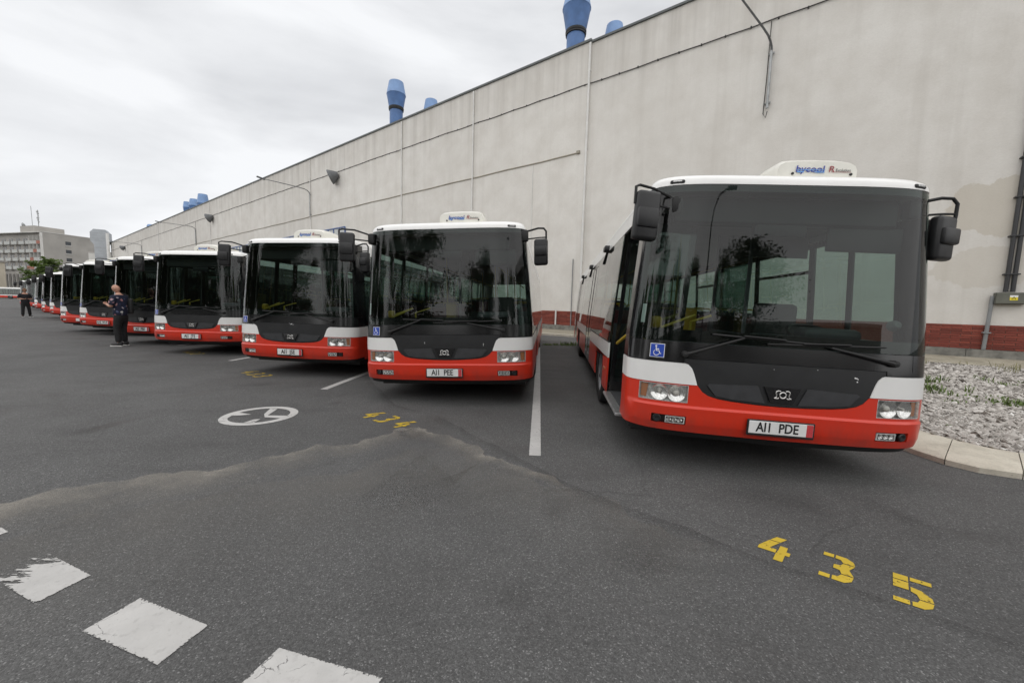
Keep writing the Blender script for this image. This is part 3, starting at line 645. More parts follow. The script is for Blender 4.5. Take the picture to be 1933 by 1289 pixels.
# tilted round floodlights
def flood(a, z, lbl, s=1.):
    o = empty('floodlight', WP(a, z, .1), 0, label=lbl, cat='floodlight', group='round floodlights on the hall wall')
    d = (NW*.62+EW*.55+Vector((0, 0, -.38))).normalized(); Q = d.to_track_quat('Z', 'Y').to_matrix().to_4x4()
    Q = Matrix.Translation(NW*.35) @ Q @ Matrix.Scale(s, 4)
    MB().lathe([(0,-.32),(.16,-.3),(.24,-.18),(.42,.12),(.47,.2),(.47,.26),(.44,.26)], 20, Q).build('shade', MT['lamp_grey'], o)
    MB().lathe([(0, .21), (.43, .22)], 20, Q).build('lamp_glass', MT['trim'], o)
    MB().tube([(0,0,0), NW*.22], .05, 8).build('bracket', MT['lamp_grey'], o)
flood(52.5, 16.35, 'round floodlight on the hall wall above the second bus', 1.5); flood(96.9, 16.5, 'round floodlight in the middle of the hall wall', 1.45); flood(178.5, 16.4, 'smallest round floodlight at the far end of the hall', 1.4)
# junction box with warning triangle and pipes, right edge
jb = empty('junction_box', WP(-.6, 2.1), math.atan2(EW.y, EW.x), label='grey electrical box with yellow warning triangle on the wall', cat='electrical box')
MB().rbox((0, SGN*.12, .20), (.72, .22, .40), .015, 1).build('casing', plain('box_olive', (.09, .092, .075), .5), jb)
MB().rbox((0, SGN*.245, .20), (.68, .03, .36), .01, 1).build('cover', plain('box_cover', (.12, .122, .10), .5, var=.2), jb)
Fm = Matrix.Translation((-.05, SGN*.264, .22)) @ Matrix(((-SGN, 0, 0, 0), (0, 0, SGN, 0), (0, 1, 0, 0), (0, 0, 0, 1)))
MB().box((-.09, -.085, -.002), (.09, .085, .002), Fm).build('warning_label', plain('warning_yellow', (.75, .62, .03), .5), jb, 0)
MB().box((-.09, .02, .0021), (.09, .085, .004), Fm).build('warning_label', MT['sign_white'], jb, 0)
tri = MB(); tri.prism([(-.055, -.055), (.055, -.055), (0, .045)], .0045, .0065, Fm); tri.build('warning_triangle', MT['plate_text'], jb, 0)
tr2 = MB(); tr2.prism([(-.036, -.046), (.036, -.046), (0, .02)], .0068, .0075, Fm); tr2.build('warning_triangle', bpy.data.materials['warning_yellow'], jb, 0)
tr3 = MB(); tr3.prism([(.008, .012), (-.012, -.012), (0, -.012), (-.006, -.038), (.014, -.006), (.002, -.006)], .0077, .0085, Fm); tr3.build('warning_bolt', MT['plate_text'], jb, 0)
def wall_pipe(a0, z0, a1, z1, r_, mat, lbl, offs=(0,)):
    o = empty('service_pipe', WP(a0, z0), math.atan2(EW.y, EW.x), label=lbl, cat='pipe')
    for d in offs: MB().tube([(d, SGN*.12, 0), ((a1-a0)*K+d, SGN*.12, (z1-z0)*K)], r_, 10).build('pipe', MT[mat], o)
    m = MB()
    for z in np.arange(.6, (z1-z0)*K, 1.3): m.rbox(((a1-a0)*K*z/((z1-z0)*K), SGN*.10, z), (r_*2.6+.06+(max(offs)-min(offs)), .2, .05), .008, 1)
    m.build('clamp', MT[mat], o)
wall_pipe(-.06, .15, -.12, 2.45, .055, 'pipe_grey', 'grey pipe rising from the ground to the electrical box')
wall_pipe(-.55, 2.62, -.62, 12.0, .06, 'pipe_dark', 'pair of black pipes climbing the wall above the electrical box', (-.08, .08))
# blue roof vents
VB = [plain('vent_blue', (.085, .175, .38), .55, var=.25, scale=1.2), plain('vent_blue_pale', (.19, .31, .54), .55, var=.15, scale=1.2)]
def vent(px0, px1, pyn, pyw, pyt, wide0, wide1, off, lbl, base=19.3):
    """px0..px1 neck width in px at height pyn; widest at pyw; top pyt"""
    n = NW; p = Vector((P0.x, P0.y, 0))+NW*off
    def hit(x, y): d = ray(x, y); return O+d*((p-O).dot(n)/d.dot(n))
    c = hit((px0+px1)/2, pyn); dep = (c-O).dot(FW); rn = (px1-px0)/2*dep/FPX; rw = (wide1-wide0)/2*dep/FPX
    zn = c.z; zw = hit((wide0+wide1)/2, pyw).z; zt = hit((wide0+wide1)/2, pyt).z; b = ZT-.5
    o = empty('roof_vent', (c.x, c.y, b), 0, label=lbl, cat='vent', group='blue exhaust vents on the hall roof')
    MB().lathe([(rn, 0), (rn, zn-b)], 24).build('stack', VB[0], o)
    MB().lathe([(rn*1.02, zn-b-.12), (rn*1.12, zn-b-.1), (rn*1.12, zn-b), (rn*1.16, zn-b+.03), (rn*1.16, zn-b+.16), (rn*1.08, zn-b+.2)], 24).build('collar', MT['trim'], o)
    MB().lathe([(rn*1.1, zn-b+.16), (rw*.97, zw-b-.06), (rw, zw-b)], 24).build('cowl', VB[0], o)
    rt = rw*.76; MB().lathe([(rw*1.01, zw-b), (rt, zt-b), (rt*.95, zt-b), (rt*.9, zw-b)], 24).build('cowl_top', VB[1], o)
vent(1070, 1104, 66, 20, -12, 1061, 1114, -3, 'big blue roof vent above the joint in the hall wall')
vent(1142, 1175, 92, 78, 50, 1139, 1178, -5, 'blue vent top just peeking over the roof right of the big vent')
vent(736, 760, 208, 181, 157, 730, 765, -3, 'slim blue roof vent standing above the third wall bay')
vent(803, 825, 222, 212, 191, 799, 828, -5, 'pale blue vent top just peeking over the roof right of the slim vent')
vent(376, 392, 398, 385, 367, 374, 393, -3, 'rightmost and tallest of the clustered blue vents far along the roof')
vent(361, 375, 402, 389, 376, 359, 377, -3.4, 'middle of the clustered blue vents far along the roof')
vent(349, 358, 404, 392, 381, 347, 359, -3.8, 'leftmost of the clustered blue vents far along the roof')
vent(281, 290, 432, 428, 424, 279, 292, -3, 'tiny blue vent near the far end of the roof')

# ------------------------------------------------------------------ buses
BW, BD_, BL = 1.275, .27, 11.95           # half width, depth of the curved front, length
def _outline():
    X, Y = [0.], [0.]
    for a in np.linspace(0, 1, 241)[1:]:
        # superellipse front corner, sampled finely towards the side
        u = BW*math.sin(a*math.pi/2); k = min(1., u/BW); X.append(u); Y.append(BD_*(1-math.sqrt(max(0., 1-k**5.0))))
    X.append(BW); Y.append(BL-.2)
    for a in np.linspace(0, math.pi/2, 9)[1:]: X.append(BW-.2+.2*math.cos(a)); Y.append(BL-.2+.2*math.sin(a))
    X.append(0.); Y.append(BL)
    X = np.array(X); Y = np.array(Y); S = np.concatenate([[0], np.cumsum(np.hypot(np.diff(X), np.diff(Y)))])
    return S, X, Y
OS, OX, OY = _outline()
_tx = np.gradient(OX, OS); _ty = np.gradient(OY, OS)
iF = int(np.argmin(np.abs(OS-OS[240]))); SF = OS[240]
def su(u): return math.copysign(float(np.interp(abs(u), OX[:241], OS[:241])), u)
def sy(y): return float(SF+(y-BD_))
PZ = [.2, .30, .36, .45, .592, .612, .8, 1.0, 1.18, 2.60, 2.72, 2.8]; PD = [.13, .085, .040, .008, 0., .018, .024, .036, .05, .13, .15, .16]
def P(s, z, off=0.):
    a = abs(s); sg = 1 if s >= 0 else -1
    x = float(np.interp(a, OS, OX)); y = float(np.interp(a, OS, OY)); tx = float(np.interp(a, OS, _tx)); ty = float(np.interp(a, OS, _ty))
    l = math.hypot(tx, ty) or 1; nx, ny = ty/l, -tx/l
    w = max(0., 1-max(0., y-BD_)/1.1); d = float(np.interp(z, PZ, PD))*w
    tuck = .045*max(0., (.36-z)/.1) if y > .2 else 0.
    k = 1-float(np.interp(z, [1.0, 1.25, 2.6, 2.8], [0., .010, .104, .118]))/BW      # sides lean in above the waist
    return Vector((sg*(x+nx*off-tuck)*k, y+ny*off+d, z))
def frame(s, z, off=0.):
    p = P(s, z, off); t = (P(s+.01, z, off)-P(s-.01, z, off)).normalized(); u = (P(s, z+.01, off)-P(s, z-.01, off)).normalized(); n = t.cross(u).normalized(); u = n.cross(t)
    return Matrix.Translation(p) @ Matrix((t, u, n)).transposed().to_4x4()
SCUT = [k*.035 for k in range(-52, 53)]+[sg*(OS[-1]-1.0-.35+k*.06) for sg in (1, -1) for k in range(8)]
ZCUT = [.30, .36, .45, .592, .612, .8, 1.0, 1.18, 1.25, 2.566]
def sheet(poly, holes=(), thick=.02, off=0., mb=None):
    bm = bmesh.new(); f = bm.faces.new([bm.verts.new((s, z, 0)) for s, z in poly]); bm.normal_update()
    if f.normal.z < 0: f.normal_flip()
    if len(poly) > 4: bmesh.ops.triangulate(bm, faces=[f])
    s0, s1 = min(p[0] for p in poly), max(p[0] for p in poly); z0, z1 = min(p[1] for p in poly), max(p[1] for p in poly)
    cs = [c for c in SCUT if s0+1e-4 < c < s1-1e-4]; cz = [c for c in ZCUT if z0+1e-4 < c < z1-1e-4]
    for h in holes: cs += list(h[:2]); cz += list(h[2:])
    for c in cs: bmesh.ops.bisect_plane(bm, geom=bm.verts[:]+bm.edges[:]+bm.faces[:], plane_co=(c, 0, 0), plane_no=(1, 0, 0), dist=1e-5)
    for c in cz: bmesh.ops.bisect_plane(bm, geom=bm.verts[:]+bm.edges[:]+bm.faces[:], plane_co=(0, c, 0), plane_no=(0, 1, 0), dist=1e-5)
    kill = []
    for f in bm.faces:
        c = f.calc_center_median()
        if any(h[0] < c.x < h[1] and h[2] < c.y < h[3] for h in holes): kill.append(f)
    if kill: bmesh.ops.delete(bm, geom=kill, context='FACES')
    bmesh.ops.remove_doubles(bm, verts=bm.verts[:], dist=1e-5); bm.verts.index_update(); bm.normal_update()
    n = len(bm.verts); uv = [(v.co.x, v.co.y) for v in bm.verts]
    V = [P(s, z, off) for s, z in uv]; F = []
    for f in bm.faces: ix = [v.index for v in f.verts]; F.append(tuple(ix if f.normal.z > 0 else ix[::-1]))
    if thick:
        V += [P(s, z, off-thick) for s, z in uv]; F2 = [tuple(i+n for i in f[::-1]) for f in F]
        for e in bm.edges:
            if len(e.link_faces) == 1:
                a, b = e.verts[0].index, e.verts[1].index; ix = [v.index for v in e.link_faces[0].verts]
                if e.link_faces[0].normal.z < 0: ix = ix[::-1]
                k = ix.index(a); a, b = (a, b) if ix[(k+1) % len(ix)] == b else (b, a)
                F2.append((b, a, a+n, b+n))
        F += F2
    bm.free(); mb = mb or MB(); return mb.add(V, F)
def rect(s0, s1, z0, z1): return [(s0, z0), (s1, z0), (s1, z1), (s0, z1)]
def arc_skirt(y0, y1, z0, z1, arches, sg, r_=.56, zc=.50):
    """skirt panel with wheel arches, in (s,z); sg the side"""
    pts = [(sy(y0), z1), (sy(y0), z0)]
    for yc in arches:
        a0 = math.asin(max(-1, (z0-zc)/r_))
        for a in np.linspace(math.pi-a0, a0, 17): pts.append((sy(yc)+r_*math.cos(a), zc+r_*math.sin(a)))
    pts += [(sy(y1), z0), (sy(y1), z1)]
    return [(sg*s, z) for s, z in pts]

FRONT_D, MID_D, REAR_D = (.50, 1.68), (4.55, 5.80), (9.75, 11.0)
AX = (2.72, 8.62)
ZW, ZR, ZGB, ZGT, ZSW, ZST = .988, .799, 1.18, 2.566, 1.01, 2.395     # white band top, red top, screen bottom/top, side window bottom/top
def front_parts(b):
    SE = sy(.47)
    hl_ = (su(.77), su(1.178)); zh = (.633, .791)
    fg = (su(.775), su(1.065)); zf = (.435, .515)
    holes = [(-hl_[1], -hl_[0], *zh), (*hl_, *zh), (-fg[1], -fg[0], *zf), (*fg, *zf)]
    lower = [(su(u), z) for u, z in ((-.70,.799),(-.655,.745),(-.60,.712),(-.52,.692),(-.40,.678),(-.2,.666),(0,.662),(.2,.666),(.40,.678),(.52,.692),(.60,.712),(.655,.745),(.70,.799))]
    bumper = [(-SE, .799), (-SE, .395), (-su(1.1), .372), (0, .360), (su(1.1), .372), (SE, .395), (SE, .799)]+lower[::-1]
    sheet(bumper, holes, .03).build('bumper', MT['red'], b)
    # black lip below the bumper
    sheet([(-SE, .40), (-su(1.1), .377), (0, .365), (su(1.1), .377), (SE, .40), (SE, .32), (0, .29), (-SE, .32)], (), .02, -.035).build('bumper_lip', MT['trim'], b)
    inner = [(su(.775), .988), (su(.757), .95), (su(.735), .90), (su(.715), .84), (su(.703), .802)]
    for sg in (-1, 1):
        pl = [(sg*s, z) for s, z in [(SE, .802), (SE, .988)]+[(su(.82), .988)]+[(su(.79), .981)]+inner[1:]]
        sheet(pl, (), .03, .004).build('front_band', MT['white'], b)
    # black hood between the bands, with the recessed grille below
    hood = [(-SE, .992), (-su(.82), .992), (-su(.80), .985), (-su(.765), .95), (-su(.742), .90), (-su(.722), .84), (-su(.705), .787)]+[(s, z-.004+.008) for s, z in lower[1:-1]]
    hood = [(-su(.822), 1.03), (-su(.822), .992), (-su(.80), .984), (-su(.767), .95), (-su(.745), .90), (-su(.725), .84), (-su(.708), .785), (-su(.66), .748), (-su(.603), .716), (-su(.52), .697), (-su(.40), .683), (-su(.2), .671), (0, .667)]
    hood = hood+[(-s, z) for s, z in hood[-2::-1]]
    gr = [(-su(.60), su(.60), .70, .815)]
    sheet(hood, (), .03, -.004).build('hood_panel', MT['black_matte'], b)
    for sg in (-1, 1):
        g = [(sg*su(u), z) for u, z in ((.135, .690), (.40, .70), (.545, .722), (.62, .81), (.60, .822), (.20, .838))]
        sheet(g, (), .012, .006).build('grille_inset', MT['grey_plastic'], b)
    em = [(-su(.09), .70), (su(.09), .70), (su(.15), .835), (-su(.15), .835)]
    eb = sheet(em, (), .014, .010).build('emblem_base', MT['black_gloss'], b)
    F = frame(0, .772, .016) @ Matrix.Scale(.70, 4); m = MB()
    m.tube([F @ Vector((.036*math.cos(t), .036*math.sin(t), 0)) for t in np.linspace(0, 2*math.pi, 25)], .0062, 6, False)
    for sg in (-1, 1):
        m.tube([F @ Vector((sg*x, y, 0)) for x, y in ((.030, .050), (.055, .054), (.076, .044), (.081, .024), (.074, .004), (.071, -.014), (.079, -.033), (.098, -.041))], .0055, 6)
        m.tube([F @ Vector((sg*x, y, 0)) for x, y in ((.044, -.034), (.060, -.043), (.088, -.041))], .0045, 6)
    m.build('emblem', MT['silver'], eb)
    # glossy strip under the screen, side cheeks
    sheet(rect(-su(1.05), su(1.05), 1.034, 1.176), (), .03).build('wiper_panel', MT['black_gloss'], b)
    for sg in (-1, 1): sheet([(sg*s, z) for s, z in ((SE, .993), (SE, 1.176), (su(1.055), 1.176), (su(1.055), 1.034), (su(.826), 1.034), (su(.826), .993))], (), .03).build('corner_panel', MT['black_gloss'], b)
    # windscreen
    SG = su(1.262)
    sheet(rect(-SG, SG, 1.18, 2.563), (), 0).build('windscreen', MT['screen'], b)
    sheet(rect(-SG, SG, 1.181, 2.562), [(-SG+.07, SG-.07, 1.285, 2.505)], .008, -.009).build('windscreen_border', MT['frit'], b)
    for sg in (-1, 1): sheet([(sg*s, z) for s, z in rect(SG+.004, SE, 1.18, 2.563)], (), .03, .002).build('pillar', MT['black_gloss'], b)
    # headlamps
    for sg in (-1, 1):
        s0, s1 = hl_; hs = sheet([(sg*s, z) for s, z in rect(s0+.002, s1-.002, .635, .789)], (), .015, -.036).build('headlight', MT['lamp_house'], b)
        m = MB()   # rim walls of the housing
        for (a0, a1, b0, b1) in ((s0, s0+.006, .634, .790), (s1-.006, s1, .634, .790), (s0, s1, .634, .640), (s0, s1, .784, .790)):
            sheet([(sg*s, z) for s, z in rect(a0, a1, b0, b1)], (), .055, -.002, m)
        m.build('lamp_rim', MT['lamp_house'], hs)
        for k, (u, rr_) in enumerate(((.868, .073), (1.012, .071))):
            F = frame(sg*su(u), .712, -.036)
            MB().lathe([(.012, .0), (rr_*.45, .004), (rr_*.8, .014), (rr_, .030), (rr_*1.04, .032), (rr_*1.06, .0)], 24, F).build('reflector', MT['chrome'], hs)
            m = MB().lathe([(.0, .030), (.010, .028), (.014, .022), (.014, .0)] if k else [(.0, .032), (.018, .028), (.027, .018), (.028, .0)], 16, F); m.build('bulb', MT['bulb'], hs)
        sheet([(sg*s, z) for s, z in ((su(1.122), .652), (su(1.168), .655), (su(1.168), .775), (su(1.108), .777))], (), .01, -.022).build('turn_signal', MT['amber'], hs)
        sheet([(sg*s, z) for s, z in rect(s0+.004, s1-.004, .637, .787)], (), 0, .004).build('lamp_lens', MT['lens'], hs)
        # fog lamp cluster in its slot
        f0, f1 = fg; fb = sheet([(sg*s, z) for s, z in rect(f0+.002, f1-.002, .437, .513)], (), .012, -.03).build('fog_lamp', MT['trim'], b)
        m = MB()
        for k in range(3): F = frame(sg*(su(.80)+.025+k*.046), .475, -.028); m.lathe([(.0, .004), (.011, .006), (.018, .014), (.021, .02)], 14, F)
        m.build('fog_reflector', MT['chrome'], fb)
        sheet([(sg*s, z) for s, z in rect(su(.79), su(.79)+.155, .448, .502)], (), 0, -.004).build('fog_lens', MT['lens'], fb)
        sheet([(sg*s, z) for s, z in rect(su(.785), su(.785)+.165, .443, .507)], [tuple(sorted((sg*(su(.79)+.003), sg*(su(.79)+.152))))+(.451, .499)], .012, -.001).build('fog_rim', MT['lamp_house'], fb)
        F = frame(sg*su(1.018), .475, -.02); MB().lathe([(0, .012), (.018, .014), (.02, .02), (.030, .021), (.036, .014), (.036, 0)], 20, F).build('daylight_lamp', MT['mirror_black'], fb)
    # marker lamps in the roof edge
    for sg in (-1, 1):
        F = frame(sg*su(1.07), 2.594, -.008); F = F @ Matrix.Rotation(-.12, 4, 'X')
        mk = MB().rbox((0, .0, .0), (.125, .036, .03), .014, 2, F).build('marker_lamp', MT['trim'], b)
        MB().rbox((0, .0, .012), (.075, .014, .014), .004, 1, F).build('marker_lens', MT['lamp_house'], mk)
    # pictogram
    F = frame(-su(1.055), 1.085, .004)
    sg_ = MB().rbox((0, 0, 0), (.125, .125, .003), .001, 1, F).build('wheelchair_sign', MT['sign_white'], b)
    MB().box((-.057, -.057, .0016), (.057, .057, .0028), F).build('sign_field', MT['blue_sign'], sg_, 0)
    m = MB(); m.lathe([(0, .003), (.0085, .003), (.0085, .0042), (0, .0042)], 12, F @ Matrix.Translation((-.012, .040, 0)))
    for pts in ([(-.012, .030), (-.009, -.002)], [(-.009, -.002), (.014, -.002), (.026, -.030), (.036, -.026)], [(-.011, .014), (.014, .012)]): m.tube([F @ Vector((x, y, .003)) for x, y in pts], .0042, 5)
    m.tube([F @ Vector((-.006+.024*math.cos(t), -.020+.024*math.sin(t), .003)) for t in np.linspace(2.3, 5.9, 14)], .0038, 5)
    m.build('wheelchair_figure', MT['sign_white'], sg_)
    # number plate carrier
    F = Matrix.Translation((0, -.014, .480)) @ Matrix(((1,0,0,0),(0,0,-1,0),(0,1,0,0),(0,0,0,1)))
    pl = MB().rbox((0, 0, 0), (.548, .142, .016), .006, 1, F).build('number_plate', MT['trim'], b)
    MB().rbox((0, .005, .008), (.520, .110, .006), .003, 1, F).build('plate_face', MT['plate'], pl)
    MB().box((.205, -.049, .0111), (.257, .059, .0118), F).build('plate_sticker', MT['sticker_red'], pl, 0)
    st_ = sheet(rect(-su(1.215), -su(1.185), 1.33, 1.50), (), .001, -.004).build('windscreen_sticker', MT['sign_white'], b)
    MB().lathe([(0, .05), (.03, .045), (.045, .02), (.05, -.02), (.03, -.05), (0, -.05)], 14, Matrix.Translation((1.06, .36, 1.42)) @ Matrix.Rotation(1.2, 4, 'X')).build('cab_fan', MT['ceil_in'], b)
    # wipers
    def wiper(piv, el, b0, b1, bz):
        w = MB().tube([P(su(piv[0]), piv[1], .03), P(su(piv[0]*.9+el[0]*.1), piv[1]*.9+el[1]*.1, .045), P(su(el[0]), el[1], .045)], [.022, .016, .009], 8)
        F = frame(su(piv[0]), piv[1], .0); w.lathe([(0, .055), (.025, .05), (.03, .03), (.03, -.02)], 12, F); w = w.build('wiper', MT['trim'], b)
        n = 10; m = MB(); m.tube([P(su(b0+(b1-b0)*k/n), bz[0]+(bz[1]-bz[0])*k/n, .022) for k in range(n+1)], .009, 6)
        m.tube([P(su(b0+(b1-b0)*k/n), bz[0]+(bz[1]-bz[0])*k/n+.012, .034) for k in range(3, n-2)], .008, 6); m.build('wiper_blade', MT['trim'], w)
    wiper((-.83, 1.07), (-.36, 1.245), -.62, .24, (1.262, 1.225)); wiper((.86, 1.10), (.34, 1.205), -.16, .78, (1.205, 1.235))
def side_parts(b, sg):
    doors = [FRONT_D, MID_D, REAR_D] if sg < 0 else []
    # skirt
    spans = []; y = .475 if sg > 0 else FRONT_D[1]+.005
    for d in doors[1:]: spans.append((y, d[0]-.005)); y = d[1]+.005
    spans.append((y, BL-.45))
    for (a, c) in spans:
        sheet(arc_skirt(a, c, .34, ZR-.003, [x for x in AX if a < x < c], sg), (), .02).build('skirt', MT['red'], b)
        sheet([(sg*sy(a), ZR), (sg*sy(c), ZR), (sg*sy(c), ZSW-.012), (sg*sy(a), ZSW-.012)], [tuple(sorted((sg*sy(x-.0), sg*sy(x+.0))))+(ZR, ZR) for x in ()], .02, .001).build('side_band', MT['white'], b)
    # window band split into panes with dark seams
    wspans = []; y = .475 if sg > 0 else FRONT_D[1]+.005
    for d in doors[1:]: wspans.append((y, d[0]-.005)); y = d[1]+.005
    wspans.append((y, BL-.45))
    for (a, c) in wspans:
        n = max(1, round((c-a)/1.45)); st = (c-a)/n
        for k in range(n):
            y0, y1 = a+k*st+.006, a+(k+1)*st-.006
            w = sheet([(sg*s, z) for s, z in rect(sy(y0), sy(y1), ZSW, ZST)], (), 0, -.001).build('side_window', MT['side_glass'], b)
            sheet([(sg*s, z) for s, z in rect(sy(y0), sy(y1), ZSW, ZST)], [tuple(sorted((sg*sy(y0+.05), sg*sy(y1-.05))))+(ZSW+.09, ZST-.07)], .02, -.011).build('window_seal', MT['frit'], w)
            if k % 2 == 1: sheet([(sg*s, z) for s, z in rect(sy(y0+.05), sy(y1-.05), 2.02, 2.06)], (), .02, -.012).build('hopper_bar', MT['frit'], w)
    sheet([(sg*s, z) for s, z in rect(sy(.475), sy(BL-.45), ZST+.004, 2.563)], (), .03).build('roof_side', MT['white'], b)
    # trim rail under the windows
    sheet([(sg*s, z) for s, z in rect(sy(spans[0][0]), sy(spans[-1][1]), ZSW-.011, ZSW-.001)] if sg > 0 else [(sg*s, z) for s, z in rect(sy(spans[0][0]), sy(spans[0][1]), ZSW-.011, ZSW-.001)], (), .02, .006).build('trim_rail', MT['trim'], b)
    for di, d in enumerate(doors):
        dn = empty('door_tmp'); bpy.data.objects.remove(dn)
        mid = (d[0]+d[1])/2
        dr = None
        for (a, c) in ((d[0]+.004, mid-.004), (mid+.004, d[1]-.004)):
            fr_ = sheet([(sg*s, z) for s, z in rect(sy(a), sy(c), .36, ZST)], [tuple(sorted((sg*sy(a+.05), sg*sy(c-.05))))+(.50, ZST-.10)], .03).build('front_door' if di == 0 else 'passenger_door', MT['black_gloss'], b)
            sheet([(sg*s, z) for s, z in rect(sy(a+.045), sy(c-.045), .49, ZST-.09)], (), 0, -.006).build('door_glass', MT['side_glass'], fr_)
    # wheels
    for yc in AX:
        Mx = Matrix.Translation((sg*(BW-.17), yc, .475)) @ Matrix.Rotation(sg*math.pi/2, 4, 'Y')
        w = MB().lathe([(.29, -.13), (.40, -.14), (.455, -.125), (.475, -.09), (.475, .09), (.455, .125), (.40, .14), (.30, .128), (.285, .11)], 36, Mx).build('wheel', MT['tyre'], b)
        m = MB().lathe([(.288, .115), (.275, .10), (.262, .05), (.20, .035), (.15, .05), (.13, .10), (.09, .115), (0, .118)], 28, Mx)
        for k in range(8): t = k*math.pi/4; m.lathe([(0, .075), (.014, .072), (.016, .04)], 6, Mx @ Matrix.Translation((.175*math.cos(t), .175*math.sin(t), 0)))
        m.build('rim', MT['rim'], w)
        # dark arch liner
        m = MB(); pts = []
        for t in np.linspace(0, math.pi, 13): pts.append((yc+.575*math.cos(t), .50+.575*math.sin(t)))
        V = [(sg*x, y, z) for x in (BW-.025, BW-.50) for y, z in pts]; n = len(pts)
        m.add(V, [(k, k+1, n+k+1, n+k) for k in range(n-1)]+[tuple(range(n, 2*n))]); m.build('arch_liner', MT['trim'], b)
    if sg < 0:
        for yy in (3.3, 6.3, 9.4):       # small black camera/door gear pods under the roof edge
            q = MB().rbox((sg*(BW-.075), yy, 2.44), (.12, .26, .09), .02, 2); q.tube([(sg*(BW-.09), yy+.1, 2.42), (sg*(BW-.07), yy+.4, 2.24)], .018, 6); q.build('door_camera', MT['mirror_black'], b)
        F = Matrix.Translation((sg*(BW+.004), 1.95, .62)); MB().rbox((0, 0, 0), (.012, .09, .045), .004, 1, F).build('side_marker', MT['amber'], b)
def roof_parts(b):
    lev = [(2.566, -.001), (2.606, .004), (2.636, .022), (2.660, .055), (2.676, .105), (2.684, .16)]
    sel = [k for k in range(0, 241, 8)]+[240]+list(range(241, len(OS)))
    ss = [-OS[k] for k in sel[::-1]]+[OS[k] for k in sel[1:-1]]
    n = len(ss); V = []; F = []
    for z, ins in lev: V += [P(s, z, -ins) for s in ss]
    for i in range(len(lev)-1):
        for k in range(n): F.append((i*n+k, i*n+(k+1) % n, (i+1)*n+(k+1) % n, (i+1)*n+k))
    # crown: strip between mirrored points
    base = (len(lev)-1)*n; h = n//2
    for k in range(0, n-1):
        a, c = k, k+1
        ra, rc = (n-a) % n, (n-c) % n
        if a < h: F.append((base+a, base+c, base+rc, base+ra) if ra != a else (base+a, base+c, base+rc))
    m = MB().add(V, F); m.build('roof', MT['white'], b)
    # rear end
    s0, s1 = sy(BL-.45), OS[-1]
    for sg in (-1, 1):
        sheet([(sg*s, z) for s, z in rect(s0+.004, s1-.001, .34, ZR)], (), .02).build('rear_skirt', MT['red'], b)
        sheet([(sg*s, z) for s, z in rect(s0+.004, s1-.001, ZR+.003, 2.563)], [tuple(sorted((sg*(s0+.65), sg*(s1-.001))))+(1.35, 2.42)], .02).build('rear_panel', MT['white'], b)
        sheet([(sg*s, z) for s, z in rect(s0+.62, s1-.003, 1.32, 2.45)], (), 0, -.012).build('rear_window', MT['side_glass'], b)
def ac_unit(b):
    o = MB(); cx_, y0, y1 = .22, .30, 1.62; V = []
    st = [(y0-.02, .28, 0, .02), (y0, .325, 0, .142), (y0+.06, .33, 0, .172), (y0+.30, .33, 0, .18), (y0+.70, .29, 0, .155), (y1, .17, 0, .02)]
    prof = [(-1, .0), (-1.0, .55), (-.95, .82), (-.82, .97), (-.5, 1.04), (0, 1.06), (.5, 1.04), (.82, .97), (.95, .82), (1, .55), (1, .0)]
    for y, hw, z0, h in st: V += [(cx_+q*hw, y, 2.674+h*k) for q, k in prof]
    n = len(prof); F = [(i*n+k, i*n+k+1, (i+1)*n+k+1, (i+1)*n+k) for i in range(len(st)-1) for k in range(n-1)]+[tuple(range(n))[::-1], tuple((len(st)-1)*n+k for k in range(n))]
    V = [tuple(v) for v in V]
    ac = o.add(V, [f[::-1] for f in F]).build('roof_air_conditioner', MT['cream'], b, 50)
    y = y0-.027
    Ft = Matrix.Translation((cx_+.0, y, 2.674)) @ Matrix(((1,0,0,0),(0,0,-1,0),(0,1,0,0),(0,0,0,1))) @ Matrix.Rotation(-.147, 4, 'X')
    def put(me, x, z, nm='lettering'): q = link(nm, me, ac, M=Ft @ Matrix.Translation((x, z, .003))); return q
    put(text_mesh('bycool', .082, MT['ink_blue'], .18, .0008, 1.08, .0008), -.07, .078)
    m = MB(); m.box((-.175, .0675, .0036), (.055, .0735, .0042), Ft); m.box((-.175, .0475, .0034), (-.12, .058, .0040), Ft); m.box((-.03, .0475, .0034), (.05, .056, .0040), Ft); m.build('lettering_stripe', MT['ink_cyan'], ac, 0)
    put(text_mesh('R', .078, MT['ink_red'], .2, .0008, 1.1), .105, .078)
    put(text_mesh('Evolution', .038, MT['ink_grey'], .2, .0008, .85), .20, .071)
    m = MB(); m.box((.105, .0535, .0034), (.265, .0565, .0040), Ft); m.build('lettering_stripe', MT['ink_red'], ac, 0)
    m = MB()
    for sx in (-.21, .265): m.lathe([(0, .006), (.011, .005), (.012, -.003)], 10, Ft @ Matrix.Translation((sx, .038, 0)))
    m.build('fixing_bolt', MT['trim'], ac)
    for sg in (-1, 1):
        m = MB()
        for q in ([(.40,.075),(.72,.125),(.60,.085)], [(.48,.055),(.80,.095),(.70,.055)]):
            pts = []
            for yy, zz_ in q:
                y_ = y0+yy*.9; hw = np.interp(y_, [s[0] for s in st], [s[1] for s in st]); h = np.interp(y_, [s[0] for s in st], [s[3] for s in st]); pts.append((cx_+sg*(hw+.003), y_, 2.674+min(zz_, h*.5)))
            m.add(pts+[(p_[0]-sg*.004, p_[1], p_[2]) for p_ in pts], [(0,1,2), (5,4,3), (0,3,4,1), (1,4,5,2), (2,5,3,0)])
        m.build('side_mark', MT['ink_blue'], ac, 0)
